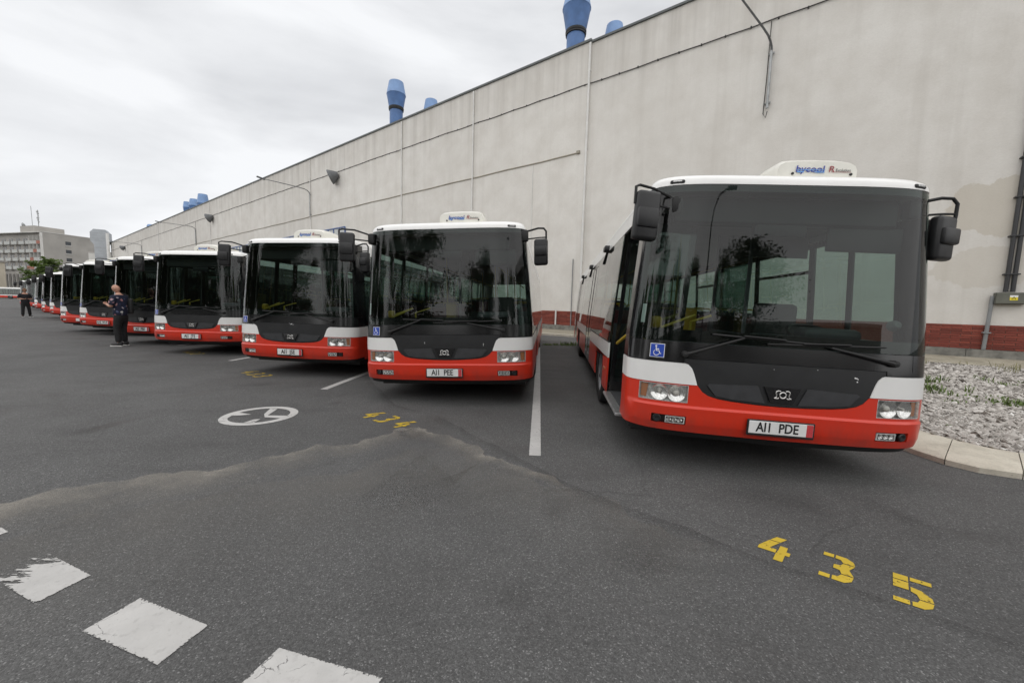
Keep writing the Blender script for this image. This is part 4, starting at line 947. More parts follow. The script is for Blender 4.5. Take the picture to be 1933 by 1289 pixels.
def mirrors(b):
    # door-side mirror (viewer left): long double arm; driver-side: short loop arm
    m = MB().rbox((-1.135, .25, 2.46), (.10, .12, .16), .03, 2); m.tube([(-1.16, .24, 2.52), (-1.36, .16, 2.585), (-1.50, .06, 2.585), (-1.535, .035, 2.565), (-1.535, .03, 2.42)], .0125, 8)
    m.tube([(-1.16, .24, 2.43), (-1.38, .14, 2.45), (-1.53, .04, 2.495)], .010, 8); a = m.build('mirror', MT['trim'], b)
    F = Matrix.Translation((-1.43, .05, 2.32)) @ Matrix.Rotation(.25, 4, 'Z') @ Matrix.Rotation(.04, 4, 'Y')
    hs = MB().rbox((0, 0, 0), (.215, .10, .42), .035, 3, F).rbox((-.004, -.040, -.02), (.19, .06, .17), .02, 2, F); hs.build('mirror_housing', MT['mirror_black'], a)
    MB().box((-.09, .046, -.19), (.09, .052, .19), F).build('mirror_glass', MT['chrome'], a, 0)
    m = MB().rbox((1.16, .32, 2.47), (.11, .12, .17), .03, 2); m.tube([(1.19, .31, 2.53), (1.36, .29, 2.57), (1.44, .28, 2.565), (1.475, .275, 2.52), (1.475, .275, 2.42), (1.465, .275, 2.32)], .014, 8)
    m.tube([(1.19, .31, 2.42), (1.38, .285, 2.435), (1.475, .275, 2.435)], .010, 8); a = m.build('mirror', MT['trim'], b)
    F = Matrix.Translation((1.40, .285, 2.225)) @ Matrix.Rotation(-.30, 4, 'Z')
    hs = MB().rbox((0, 0, 0), (.20, .10, .38), .035, 3, F).rbox((.01, -.045, .015), (.18, .07, .14), .02, 2, F); hs.build('mirror_housing', MT['mirror_black'], a)
    MB().box((-.085, .046, -.165), (.085, .052, .165), F).build('mirror_glass', MT['chrome'], a, 0)
def seat_meshes():
    sh = MB().rbox((0, 0, .43), (.44, .42, .05), .02, 2); sh.rbox((0, .21, .78), (.43, .05, .68), .022, 2, Matrix.Translation((0, 0, 0)))
    sh.tube([(0, .0, .41), (0, .05, 0)], .03, 6)
    cu = MB().rbox((0, -.01, .475), (.40, .38, .05), .02, 2).rbox((0, .172, .80), (.38, .035, .52), .015, 2)
    hd = MB().tube([(-.15, .23, 1.10), (-.13, .23, 1.17), (.13, .23, 1.17), (.15, .23, 1.10)], .013, 6)
    return sh.mesh('seat', MT['seat_shell']), cu.mesh('seat_cushion', MT['seat_cloth']), hd.mesh('seat_handle', MT['yellow_rail'])
def interior(b):
    MB().box((-1.22, .28, .33), (1.22, BL-.1, .37)).build('cabin_floor', MT['floor_in'], b, 0)
    MB().box((-1.10, .55, 2.45), (1.10, BL-.1, 2.47)).build('ceiling_lining', MT['ceil_in'], b, 0)
    MB().rbox((0, .40, 2.39), (1.9, .16, .24), .02, 1).build('destination_display', MT['dark_box'], b)
    # dashboard
    m = MB().rbox((.52, .52, 1.10), (1.15, .42, .34), .06, 3); m.rbox((.66, .60, 1.30), (.52, .22, .12), .05, 2); m.rbox((.52, .45, .72), (1.15, .28, .7), .05, 2); m.rbox((-.55, .33, .95), (.9, .16, .5), .04, 2)
    m.build('dashboard', MT['dash'], b)
    F = Matrix.Translation((.66, .80, 1.28)) @ Matrix.Rotation(R(25), 4, 'X'); m = MB().tube([F @ Vector((.23*math.cos(t), .23*math.sin(t), 0)) for t in np.linspace(0, 2*math.pi, 29)], .016, 8, False)
    m.lathe([(0, .01), (.06, .0), (.07, -.03)], 12, F); m.tube([F @ Vector((-.22, 0, 0)), F @ Vector((.22, 0, 0))], .012, 6); m.tube([F @ Vector((0, 0, -.02)), F @ Vector((0, -.1, -.45))], .035, 8); m.build('steering_wheel', MT['mirror_black'], b)
    m = MB().rbox((.66, 1.35, .80), (.5, .5, .14), .05, 2).rbox((.66, 1.58, 1.22), (.48, .14, .78), .05, 2); m.tube([(.66, 1.35, .37), (.66, 1.35, .75)], .08, 8); m.build('driver_seat', MT['seat_shell'], b)
    m = MB().box((.05, 1.83, .4), (1.22, 1.86, 1.35)); m.box((.02, .95, .37), (.05, 1.86, 1.25)); m.tube([(.04, .95, 1.25), (.04, .95, 2.45)], .022, 8).tube([(.04, 1.84, .4), (.04, 1.84, 2.45)], .022, 8); m.box((.05, 1.83, 2.2), (1.10, 1.86, 2.45)); m.build('cab_partition', MT['dash'], b, 0)
    # cab blind and interior mirror, driver side window post
    MB().rbox((.0, .36, 2.24), (.46, .05, .14), .03, 2).build('inside_mirror', MT['dark_box'], b)
    MB().rbox((.72, .37, 2.17), (.62, .03, .22), .014, 3).build('sun_visor', MT['dark_box'], b)
    MB().tube([(1.215, 1.12, 1.05), (1.12, 1.12, 2.40)], .028, 6).build('window_post', MT['dark_box'], b)
    m = MB().box((.045, 1.0, 1.25), (.055, 1.83, 2.2)); m.build('partition_glass', MT['side_glass'], b, 0)
    # rails
    def rail(pts, r_=.0145): MB().tube(pts, r_, 8).build('handrail', MT['yellow_rail'], b)
    rail([(-1.10, .62, 1.05), (-.98, .66, 1.32), (-.70, .72, 1.42)]); rail([(-.62, .62, .37), (-.62, .62, 1.35), (-.40, .70, 1.42)]); rail([(-.95, .46, 1.28), (-.62, .50, 1.42)], .013)
    for x, y in ((-.42, 1.9), (.42, 2.6), (-.42, 4.3), (.42, 5.2), (-.42, 6.1), (.42, 7.6), (-.42, 8.4), (-.42, 9.5), (.42, 10.2)): rail([(x, y, .37), (x, y, 2.45)])
    for x in (-.55, .55): MB().tube([(x, 2.2, 2.2), (x, 10.8, 2.2)], .016, 6).build('handrail', MT['yellow_rail'], b)
    MB().rbox((-.30, 1.75, 1.32), (.20, .14, .36), .03, 2).build('ticket_machine', MT['yellow_box'], b)
    MB().rbox((-.98, .52, 1.33), (.10, .10, .12), .03, 2).build('ticket_validator', MT['yellow_box'], b)
    sh, cu, hd = SEATS
    k = 0
    for x in (-.95, -.52, .52, .95):
        for y in (3.1, 3.9, 6.4, 7.2, 8.0, 8.8) if x < 0 else (2.5, 3.4, 4.2, 5.0, 5.8, 7.0, 8.0, 8.8):
            s = link('seat', sh, b, (x, y, .37 if y < 6 else .55)); link('seat_cushion', cu, s); link('seat_handle', hd, s)
    MB().box((-1.22, 6.1, .37), (1.22, BL-.12, .55)).build('raised_floor', MT['floor_in'], b, 0)
    MB().box((-1.22, BL-.75, .55), (1.22, BL-.25, 1.15)).build('engine_cover', MT['floor_in'], b, 0)
SEATS = seat_meshes()
def make_bus():
    b = empty('city_bus')
    front_parts(b); side_parts(b, -1); side_parts(b, 1); roof_parts(b); ac_unit(b); mirrors(b); interior(b)
    MB().box((-1.15, .5, .22), (1.15, BL-.5, .325)).build('chassis', MT['trim'], b, 0)
    return b
proto = make_bus()
def copy_tree(o, parent=None):
    c = o.copy(); col.objects.link(c)
    if parent: c.parent = parent
    for ch in o.children: copy_tree(ch, c)
    return c
def plate_text(b, s):
    pl = [c for c in b.children if c.name.split('.')[0] == 'number_plate'][0]
    F = Matrix.Translation((-.03, -.0262, .485)) @ Matrix(((1,0,0,0),(0,0,-1,0),(0,1,0,0),(0,0,0,1)))
    link('plate_lettering', text_mesh(s.replace(' ', '  '), .115, MT['plate_text'], 0, .0006, .80, .0022), pl, M=F)
def set_pose(b, x, y, t, lean, label, dz=0.):
    b.location = (x, y, dz); b.rotation_euler = (0, 0, t); b['label'] = label; b['category'] = 'bus'; b['group'] = 'red and white city buses parked in an angled row'
    if abs(lean) > 1e-4:
        Rm = Matrix.Rotation(lean, 4, 'Y')
        for c in b.children:
            if c.name.split('.')[0] not in ('wheel', 'arch_liner'): c.matrix_basis = Rm @ c.matrix_basis
BUSES = [
 (2.325, 3.331, -.112, .028, 'AI1 PDE', 'nearest city bus, plate AI1 PDE, with its front door open'),
 (-.954, 5.666, -.086, -.034, 'AI1 PEE', 'city bus with plate AI1 PEE, second in the row'),
 (-4.259, 7.495, -.165, 0, 'AI1 JSE', 'city bus with plate AI1 JSE, third in the row'),
 (-8.233, 10.044, -.092, -.004, 'AI1 JTE', 'city bus with plate AI1 JTE, fourth in the row'),
 (-11.209, 11.842, -.135, 0, 'AI1 PBE', 'city bus with plate AI1 PBE, right behind the bald man'),
 (-14.922, 14.293, -.116, .015, 'AH0 WUE', 'city bus with plate AH0 WUE, left of the bald man'),
 (-16.95, 15.44, -.118, 0, None, 'city bus seventh in the row, mirror arm rising above its roof'),
 (-25.06, 21.968, -.122, 0, None, 'city bus eighth in the row, far to the left'),
 (-27.84, 23.9, -.123, 0, None, 'city bus ninth in the row, far to the left'),
 (-35.92, 30.196, -.123, 0, None, 'city bus tenth in the row, partly hidden by nearer ones'),
 (-41.4, 34.1, -.123, 0, None, 'city bus eleventh in the row, behind the person in black'),
 (-46.8, 37.985, -.123, 0, None, 'last city bus at the far end of the row')]
buses = [proto]+[copy_tree(proto) for _ in BUSES[1:]]
for b, (x, y, t, ln, tx, lb) in zip(buses, BUSES):
    set_pose(b, x, y, t, ln, lb)
    if tx: plate_text(b, tx)
# crosswise bus at the far left, seen from its side
bb = copy_tree(proto); q = atd(31, 556, 92); bb.location = (q.x-8.62*.96, q.y, -.12); bb.rotation_euler = (0, 0, R(-84)); bb.location = (q.x-11.0, q.y+1, 0)
bb['label'] = 'distant bus standing crosswise at the left edge, side towards us'; bb['category'] = 'bus'
def drop(o):
    for c in list(o.children): drop(c)
    bpy.data.objects.remove(o)
for b in buses[7:]+[bb]:                      # too small to show their cabins' fittings
    for c in list(b.children):
        if c.name.split('.')[0] in ('seat', 'handrail', 'ticket_machine', 'ticket_validator', 'steering_wheel', 'driver_seat', 'inside_mirror'): drop(c)
# first bus: open door leaves folded inwards, step edge and grab rail in the doorway
b1 = buses[0]; Rm = Matrix.Rotation(.028, 4, 'Y')
ml, mr = [c for c in b1.children if c.name.split('.')[0] == 'mirror']          # swung in on this bus
if ml.data.vertices[0].co.x > 0: ml, mr = mr, ml
ml.matrix_basis = ml.matrix_basis @ Matrix.Translation((.165, -.02, -.07)); mr.matrix_basis = mr.matrix_basis @ Matrix.Translation((-.10, .03, -.03))
for c in mr.children: c.matrix_basis = Matrix.Translation((1.395, .285, 0)) @ Matrix.Rotation(.62, 4, 'Z') @ Matrix.Translation((-1.40, -.285, 0))
for c in list(b1.children):
    if c.name.split('.')[0] == 'front_door': drop(c)
def leaf(F, w):
    m = MB()
    for (a, c) in (((0, -.015, .0), (.05, .015, 2.03)), ((w-.05, -.015, 0), (w, .015, 2.03)), ((.05, -.015, 0), (w-.05, .015, .12)), ((.05, -.015, 1.94), (w-.05, .015, 2.03))): m.box(a, c, F)
    d = m.build('front_door', MT['black_gloss'], b1, 0, label='open front door leaf folded inwards'); MB().add([(.05, 0, .12), (w-.05, 0, .12), (w-.05, 0, 1.94), (.05, 0, 1.94)], [(0, 1, 2, 3)], F).build('door_glass', MT['side_glass'], d, 0); return d
leaf(Rm @ Matrix.Translation((-1.235, .53, .38)) @ Matrix.Rotation(R(8), 4, 'Z') @ Matrix.Rotation(.05, 4, 'Y'), .5)
leaf(Rm @ Matrix.Translation((-1.235, 1.66, .38)) @ Matrix.Rotation(R(-4), 4, 'Z') @ Matrix.Rotation(.05, 4, 'Y'), .5)
MB().rbox((-1.225, 1.09, .345), (.17, 1.10, .035), .008, 1, Rm).build('door_step', MT['step'], b1)
MB().tube([(-1.21, 1.40, 1.02), (-1.18, 1.1, 1.12), (-1.15, .85, 1.2)], .019, 8, True, Rm).build('handrail', MT['yellow_rail'], b1)
MB().box((-.05, 1.88, .37), (-1.20, 1.90, 1.25), Rm).build('wheel_box_panel', MT['dash'], b1, 0)
# paint chips on the hoods
def chips(b, pts):
    m = MB()
    for u, z, r_ in pts: m.lathe([(0, .0022), (r_, .002), (r_*.9, .0)], 7, frame(su(u), z, -.0035))
    m.build('paint_chip', MT['sign_white'], b)
chips(buses[0], [(.60, .945, .007), (.612, .942, .006), (.622, .935, .005), (.618, .912, .006), (.30, 1.0, .003), (-.05, .99, .003)])
chips(buses[1], [(-.33, .90, .005), (-.33, .912, .004), (.54, .90, .005), (.54, .915, .005), (.541, .925, .004)])
chips(buses[2], [(.0, 1.02, .012), (.02, 1.035, .009), (-.04, 1.03, .006), (.04, 1.01, .007)])
# ------------------------------------------------------------------ far buildings
apm = plain('grey_panel_render', (.37, .352, .325), .9, var=.14, scale=.25); apl = plain('pale_render', (.58, .57, .54), .9, var=.1, scale=.4)
par = plain('balcony_panel_pale', (.46, .47, .45), .8, var=.12); parr = plain('balcony_panel_rust', (.33, .13, .095), .8, var=.2); dkw = plain('dark_window_glass', (.05, .055, .06), .2, var=.3, scale=.4)
D1 = Vector((-.964, .267, 0)); D2 = Vector((.267, .964, 0)); C0 = Vector((-155.7, 132, 0))
ap = empty('apartment_block', C0, math.atan2(D1.y, D1.x), label='grey apartment block with rows of balconies beyond the buses', cat='building')
# local: x to the left along the balcony face, -y backwards (D2 is local -y)
sg = -1 if (Matrix.Rotation(-math.atan2(D1.y, D1.x), 3, 'Z') @ D2).y < 0 else 1
ZA = 21.6
def abox(nm, x0, x1, y0, y1, z0, z1, mat, parent=None): m = MB(); m.box((x0, min(sg*y0, sg*y1), z0), (x1, max(sg*y0, sg*y1), z1)); return m.build(nm, mat, parent or ap, 0)
abox('wall', 1.4, 48, .9, 14.2, 0, ZA, apm); abox('gable_wall', 0, 1.4, -.3, 14.2, 0, ZA-.02, apm); abox('corner_strip', -.02, 1.42, -.34, -.3, 0, ZA-.1, apl)
abox('roof_edge', -.1, 48, -.45, 14.3, ZA, ZA+.22, apl); abox('penthouse', 7.8, 15.5, 1.5, 9, ZA+.2, ZA+2.7, apm)
rows = [17.9, 15.1, 12.35, 9.55]
for zi, z in enumerate(rows):
    for k in range(4):           # loggias between cross walls
        x0 = 1.5+k*1.95; s = abox('balcony', x0+.02, x0+1.93, -.3, .88, z-.12, z, apm)
        abox('parapet', x0+.1, x0+1.85, -.34, -.28, z+.02, z+1.05, parr if (zi, k) in ((0, 0), (1, 1), (2, 2), (3, 3), (3, 2)) else par, s)
        abox('window', x0+.75, x0+1.5, .86, .9, z+.05, z+2.2, dkw, s); abox('cross_wall', x0-.06, x0+.05, -.3, .88, z, z+2.66, apl, s)
    for k in range(9):           # single balconies
        x0 = 10.3+k*3.9; s = abox('balcony', x0, x0+2.9, -.15, .9, z-.12, z, apm)
        abox('parapet', x0+.02, x0+2.88, -.2, -.15, z, z+1.0, par, s)
        abox('window', x0+.5, x0+1.3, .86, .91, z+.1, z+2.15, dkw, s); abox('window', x0+1.9, x0+2.5, .86, .91, z+.9, z+2.15, dkw, s)
for k in range(9): abox('column', 9.8+k*2.1, 10.15+k*2.1, -.1, .9, 0, 8.0, apm)
abox('dark_ground_floor', 9.6, 30, .5, .88, 0, 7.9, dkw)
for z in (18.2, 15.4, 12.6, 9.8): 
    w = abox('window', -.06, .0, 5.2, 6.6, z, z+1.2, dkw); abox('window_sill', -.2, .0, 5.1, 6.7, z-.3, z-.05, apl, w)
mast = MB().tube([(10.9, sg*4, ZA+2.7), (10.9, sg*4, ZA+8.5)], .12, 6)
for k in range(6): mast.box((10.5+.15*(k % 2), sg*4-.1, ZA+4.2+k*.7), (10.95+.3*(k % 3), sg*4+.1, ZA+4.7+k*.7))
mast.build('antenna_mast', MT['aged_steel'], ap); MB().tube([(14.2, sg*4, ZA+2.7), (14.4, sg*4, ZA+10)], .07, 5).build('antenna_mast', MT['aged_steel'], ap)
MB().lathe([(0, 0), (.6, .15), (.9, .45)], 14, Matrix.Translation((15.4, sg*2, ZA+3.0)) @ Matrix.Rotation(R(70), 4, 'X')).build('dish', MT['aged_steel'], ap)
# pale building at the extreme left edge and a low annex behind the hall
q = atd(-4, 548, 100); pbm = plain('cream_render', (.52, .47, .38), .9, var=.12, scale=.5)
pb = empty('pale_building', (q.x, q.y, 0), 0, label='cream building edge at the far left border', cat='building')
MB().box((-16, 0, 0), (-.2, 2, 9.2)).build('wall', pbm, pb, 0); MB().box((-16.3, -.4, 9.2), (.1, 2.4, 9.6)).build('roof', apm, pb, 0)
MB().box((-.75, -.12, 0), (-.55, .0, 9.2)).build('wall_strip', plain('brown_trim', (.14, .10, .07), .8), pb, 0)
q = atd(180, 548, 124); an = empty('annex_building', (q.x, q.y, 0), 0, label='low pale annex behind the far end of the hall', cat='building')
MB().box((-1.4, 0, 0), (5, 9, 14.6)).build('wall', apl, an, 0); MB().box((-1.5, -.1, 14.6), (5.1, 9.1, 14.9)).build('roof', apm, an, 0)
# ribbed metal duct at the hall's far corner
c = atd(193, 480, 112.5); dm = plain('duct_steel', (.36, .38, .40), .4, .5, var=.12, scale=.5)
du = empty('exhaust_duct', (c.x, c.y, 0), .6, label='ribbed silver metal exhaust duct at the far end of the hall', cat='duct')
def octa(r_, rx=1.): return [(r_*rx*math.cos(t), r_*math.sin(t)) for t in [math.pi/8+k*math.pi/4 for k in range(8)]]
m = MB(); m.box((-1.25, -1.2, 0), (1.25, 1.2, 12.6)); 
for z in np.arange(.8, 12.6, .8): m.box((-1.3, -1.25, z), (1.3, 1.25, z+.07))
m.build('shaft', dm, du, 0)
m = MB()
pr = [(-1.25, 12.4), (-1.25, 15.6), (-1.95, 16.6), (-1.95, 19.0), (-1.2, 19.9), (1.2, 19.9), (1.95, 19.0), (1.95, 16.6), (1.25, 15.6), (1.25, 12.4)]
Mh = Matrix.Rotation(math.pi/2, 4, 'X'); m.prism(pr, -1.3, 1.3, Mh @ Matrix.Rotation(0, 4, 'Z')); m.build('hood', dm, du, 0)
m = MB()
for z in (16.7, 17.4, 18.1, 18.8): m.box((-2.0, -1.34, z), (2.0, 1.34, z+.07))
for z in (13.0, 13.9, 14.8): m.box((-1.3, -1.34, z), (1.3, 1.34, z+.07))
m.build('rib', MT['aged_steel'], du, 0)
c = atd(205, 480, 110.5); cp_ = MB().tube([(0, 0, 0), (0, 0, zz(19.72)+2.2)], .35, 10).build('flue_pipe', MT['pipe_pale'], None, loc=(c.x, c.y, 0), label='tall pale flue pipe beside the silver duct', cat='pipe')

# ------------------------------------------------------------------ trees
barkm = plain('tree_bark', (.085, .068, .05), .9, var=.4, scale=6, bmp=.5, bscale=20)
def leaf_mat(name, a, b):
    m, t, p = new_mat(name); oi = N(t, 'ShaderNodeAttribute', attribute_name='tone')
    t.links.new(ramp(t, oi.outputs['Fac'], [(0., a), (1., b)]), p.inputs['Base Color']); p.inputs['Roughness'].default_value = .6
    tr = N(t, 'ShaderNodeBsdfTranslucent', inp={'Color': (*b, 1)}); ms = N(t, 'ShaderNodeMixShader', inp={0: .25}); o = t.nodes['Material Output']
    t.links.new(p.outputs[0], ms.inputs[1]); t.links.new(tr.outputs[0], ms.inputs[2]); t.links.new(ms.outputs[0], o.inputs[0]); return m
LM = [leaf_mat('leaf_green', (.045, .08, .015), (.13, .19, .04)), leaf_mat('leaf_dark', (.028, .05, .014), (.075, .11, .03))]
def tree(x, y, h, cr, label, seed, group, nleaf=5000, ls=.16, mat=0, clear=.3, nb=11):
    rr = np.random.default_rng(seed); o = empty('tree', (x, y, 0), 0, label=label, cat='tree', group=group)
    m = MB(); top = h*.82; tr = [(rr.normal(0, .02*h)*(k/5)**1.2, rr.normal(0, .02*h)*(k/5)**1.2, top*k/5) for k in range(6)]
    r0 = h*.018; m.tube(tr, [r0*(1.15-k*.2) for k in range(6)], 8); tips = []
    for k in range(nb):
        f = clear+(1-clear)*(k+.5)/nb*.95; z = top*f; i = min(4, int(f*5)); b = Vector(tr[i]).lerp(Vector(tr[i+1]), f*5-i); an = k*2.4+rr.uniform(-.4, .4); ln = cr*(1-.45*abs(f-.55)/.45)*rr.uniform(.7, 1.1)
        d = Vector((math.cos(an), math.sin(an), rr.uniform(.25, .8))).normalized(); e = b+d*ln; mid = b.lerp(e, .5)+Vector((0, 0, -.06*ln))
        m.tube([b, mid, e], [r0*.42, r0*.26, r0*.08], 6); tips += [e, mid.lerp(e, .5), mid]
        for j in range(3):
            s_ = mid.lerp(e, rr.uniform(0, .9)); d2 = (d+Vector(rr.normal(0, .7, 3))).normalized(); e2 = s_+d2*ln*rr.uniform(.25, .5); m.tube([s_, e2], [r0*.14, r0*.05], 4); tips.append(e2)
    tips += [Vector(tr[-1])+Vector((0, 0, .08*h)), Vector(tr[-1])]
    m.build('trunk', barkm, o)
    nt_ = len(tips); T = np.array([t[:] for t in tips]); k = rr.integers(0, nt_, nleaf)
    sig = cr*.17; c = T[k]+np.clip(rr.normal(0, 1, (nleaf, 3)), -1.5, 1.5)*sig*rr.uniform(.4, 1.25, (nt_, 1))[k]*np.array([1, 1, .8])
    a = rr.normal(0, 1, (nleaf, 3)); a /= np.linalg.norm(a, axis=1)[:, None]; bq = np.cross(a, rr.normal(0, 1, (nleaf, 3))); bq /= np.linalg.norm(bq, axis=1)[:, None]
    s = ls*rr.uniform(.6, 1.4, (nleaf, 1)); V = np.stack([c-a*s, c-bq*s*.55, c+a*s, c+bq*s*.55], 1).reshape(-1, 3); F = np.arange(nleaf*4).reshape(-1, 4)
    me = bpy.data.meshes.new('crown'); me.from_pydata(V.tolist(), [], F.tolist()); at = me.attributes.new('tone', 'FLOAT', 'POINT')
    at.data.foreach_set('value', np.repeat(np.clip(rr.uniform(0, 1, nt_)[k]*.6+rr.uniform(0, .4, nleaf), 0, 1), 4)); me.materials.append(LM[mat]); link('crown', me, o)
q = atd(85, 540, 72); tree(q.x, q.y, 8.8, 2.1, 'leafy green tree in front of the grey apartment block', 3, 'trees in the yard', 5200, .2, 0, .2, 14)
q = atd(106, 540, 66); tree(q.x, q.y, 5.6, 1.8, 'low young tree just right of the leafy tree', 4, 'trees in the yard', 1200, .16, 0, .3)
# trees across the yard, behind the viewer: the windscreens mirror them
TB = [(-13, -17, 11, 4.0), (-5.5, -21, 9, 3.6), (1.5, -19, 7.5, 3.0), (-21, -20, 13, 4.4), (-30, -14, 12, 4.2), (9.5, -24, 10, 3.8), (-38, -6, 12, 4.0), (-46, 2, 12, 4.5), (-55, -8, 14, 5), (-50, -22, 14, 5), (-62, 6, 13, 5), (-40, -19, 13, 4.6), (-68, -16, 14, 5), (-60, 15, 12, 4.6), (-76, 12, 13, 5), (-80, -2, 14, 5)]
for i, (x, y, h, r_) in enumerate(TB):
    tree(x, y, h, r_, ['broad dark tree', 'rounded dark tree', 'low dark tree', 'tallest dark tree', 'spreading dark tree', 'outermost dark tree', 'far dark tree', 'farthest dark tree', 'dense dark tree', 'back-row dark tree', 'squat dark tree', 'bushy dark tree', 'deep-green dark tree', 'lone dark tree', 'leftmost dark tree', 'hindmost dark tree'][i]+' across the yard, mirrored in the windscreens', 20+i, 'trees across the yard', 20000 if i < 6 else 5500, .10 if i < 6 else .4, 1, .22, 12)
sp_ = empty('street_lamp', (3.2, -9.0, 0), 0, label='slender curved street lamp mirrored in the nearest windscreen', cat='street lamp')
MB().tube([(0, 0, 0), (0, 0, 4), (0, 0, 6.2), (.15, .02, 6.8), (.6, .06, 7.3), (1.3, .1, 7.5)], [.09, .075, .06, .05, .045, .04], 8).build('pole', MT['lamp_grey'], sp_); MB().rbox((1.6, .1, 7.5), (.7, .25, .12), .04, 2).build('lamp_head', MT['lamp_grey'], sp_)
hedge = empty('low_building', (-6, -60, 0), 0, label='long low grey building across the yard behind the trees', cat='building')
MB().box((-70, -12, 0), (60, 0, 6.5)).build('wall', apm, hedge, 0); MB().box((-70.3, -12.3, 6.5), (60.3, .3, 7.0)).build('roof', apl, hedge, 0)

# ------------------------------------------------------------------ people
skin = plain('skin', (.50, .27, .19), .55, var=.12, scale=14); skin.node_tree.nodes['Principled BSDF'].inputs['Subsurface Weight'].default_value = .0
def skin_mesh(name, verts, edges, radii, mat, root=0, sub=2):
    me = bpy.data.meshes.new(name); me.from_pydata(verts, edges, []); o = bpy.data.objects.new(name+'_tmp', me); col.objects.link(o)
    md = o.modifiers.new('s', 'SKIN'); md.use_smooth_shade = True
    lay = me.skin_vertices[0].data if me.skin_vertices else None
    if lay is None:
        bpy.context.view_layer.objects.active = o; bpy.ops.mesh.customdata_skin_add(); lay = me.skin_vertices[0].data
    for i, r_ in enumerate(radii): lay[i].radius = r_ if isinstance(r_, tuple) else (r_, r_); lay[i].use_root = (i == root)
    sb = o.modifiers.new('d', 'SUBSURF'); sb.levels = sub; sb.render_levels = sub
    dg = bpy.context.evaluated_depsgraph_get(); out = bpy.data.meshes.new_from_object(o.evaluated_get(dg)); bpy.data.objects.remove(o)
    out.materials.clear(); out.materials.append(mat); out.name = name
    out.polygons.foreach_set('use_smooth', [True]*len(out.polygons)); return out
def chain(V, E, Rr, pts, attach=None):
    b = len(V)
    for i, (p, r_) in enumerate(pts):
        V.append(p); Rr.append(r_)
        if i: E.append((b+i-1, b+i))
    if attach is not None: E.append((attach, b))
    return b
def hand(V, E, Rr, wrist, d, palm_n, side, curl=.6):
    """palm and five bent fingers rooted at the wrist vertex index"""
    w = Vector(V[wrist]); d = Vector(d).normalized(); n = Vector(palm_n); n = (n-d*n.dot(d)).normalized(); s = d.cross(n)*side
    pc = chain(V, E, Rr, [(tuple(w+d*.045), (.028, .02)), (tuple(w+d*.085), (.034, .016))], wrist)
    for k, (off, ln) in enumerate(((-.030, .070), (-.010, .080), (.010, .075), (.028, .058))):
        b = w+d*.088+s*off; a = b+(d*math.cos(curl*.5)+n*math.sin(curl*.5))*ln*.5; e = a+(d*math.cos(curl*1.5)+n*math.sin(curl*1.5))*ln*.5
        chain(V, E, Rr, [(tuple(b), .0095), (tuple(a), .0088), (tuple(e), .0075)], pc+1)
    b = w+d*.03-s*.034; a = b+(d*.7-s*.5+n*.4).normalized()*.036; e = a+(d*.9-s*.1+n*.5).normalized()*.03
    chain(V, E, Rr, [(tuple(b), .0115), (tuple(a), .0105), (tuple(e), .0085)], pc)
def head_mesh(name, c, yaw, tilt, mat, s=1.):
    """a head with brow, eye sockets, nose, mouth, chin and ears; faces local -y"""
    m = MB(); seg, ringn = 28, 22; V = []; F = []
    for i in range(ringn+1):
        ph = math.pi*i/ringn; z = math.cos(ph)
        for k in range(seg):
            th = 2*math.pi*k/seg; x = math.sin(ph)*math.sin(th); y = -math.sin(ph)*math.cos(th)
            px, py, pz = x*.076, y*.096, z*.118
            if z < -.1: px *= 1-.28*(-z-.1); py *= 1-.10*(-z-.1)
            if y < 0 and z < .3: py += .006*(1-abs(z))
            front = max(0, -y)
            if front > .6:
                ax = abs(x)
                py -= .022*math.exp(-((x/.16)**2+((z+.12)/.14)**2))           # nose
                py += .012*(math.exp(-(((ax-.38)/.17)**2+((z-.06)/.10)**2)))    # eye sockets
                py -= .006*math.exp(-((x/.28)**2+((z+.46)/.07)**2))             # lips
                py -= .008*math.exp(-((x/.3)**2+((z+.82)/.14)**2))              # chin
            if y > .2 and z < -.2: py *= 1-.35*(-z-.2)
            V.append((px*s, py*s, pz*s))
    for i in range(ringn):
        for k in range(seg): F.append((i*seg+k, i*seg+(k+1) % seg, (i+1)*seg+(k+1) % seg, (i+1)*seg+k))
    T = Matrix.Translation(c) @ Matrix.Rotation(yaw, 4, 'Z') @ Matrix.Rotation(tilt, 4, 'X'); m.add(V, [f[::-1] for f in F], T)
    for sg2 in (-1, 1): m.rbox((sg2*.078*s, .012*s, -.008*s), (.018*s, .036*s, .062*s), .008, 2, T @ Matrix.Rotation(sg2*.25, 4, 'Z'))
    return m, T
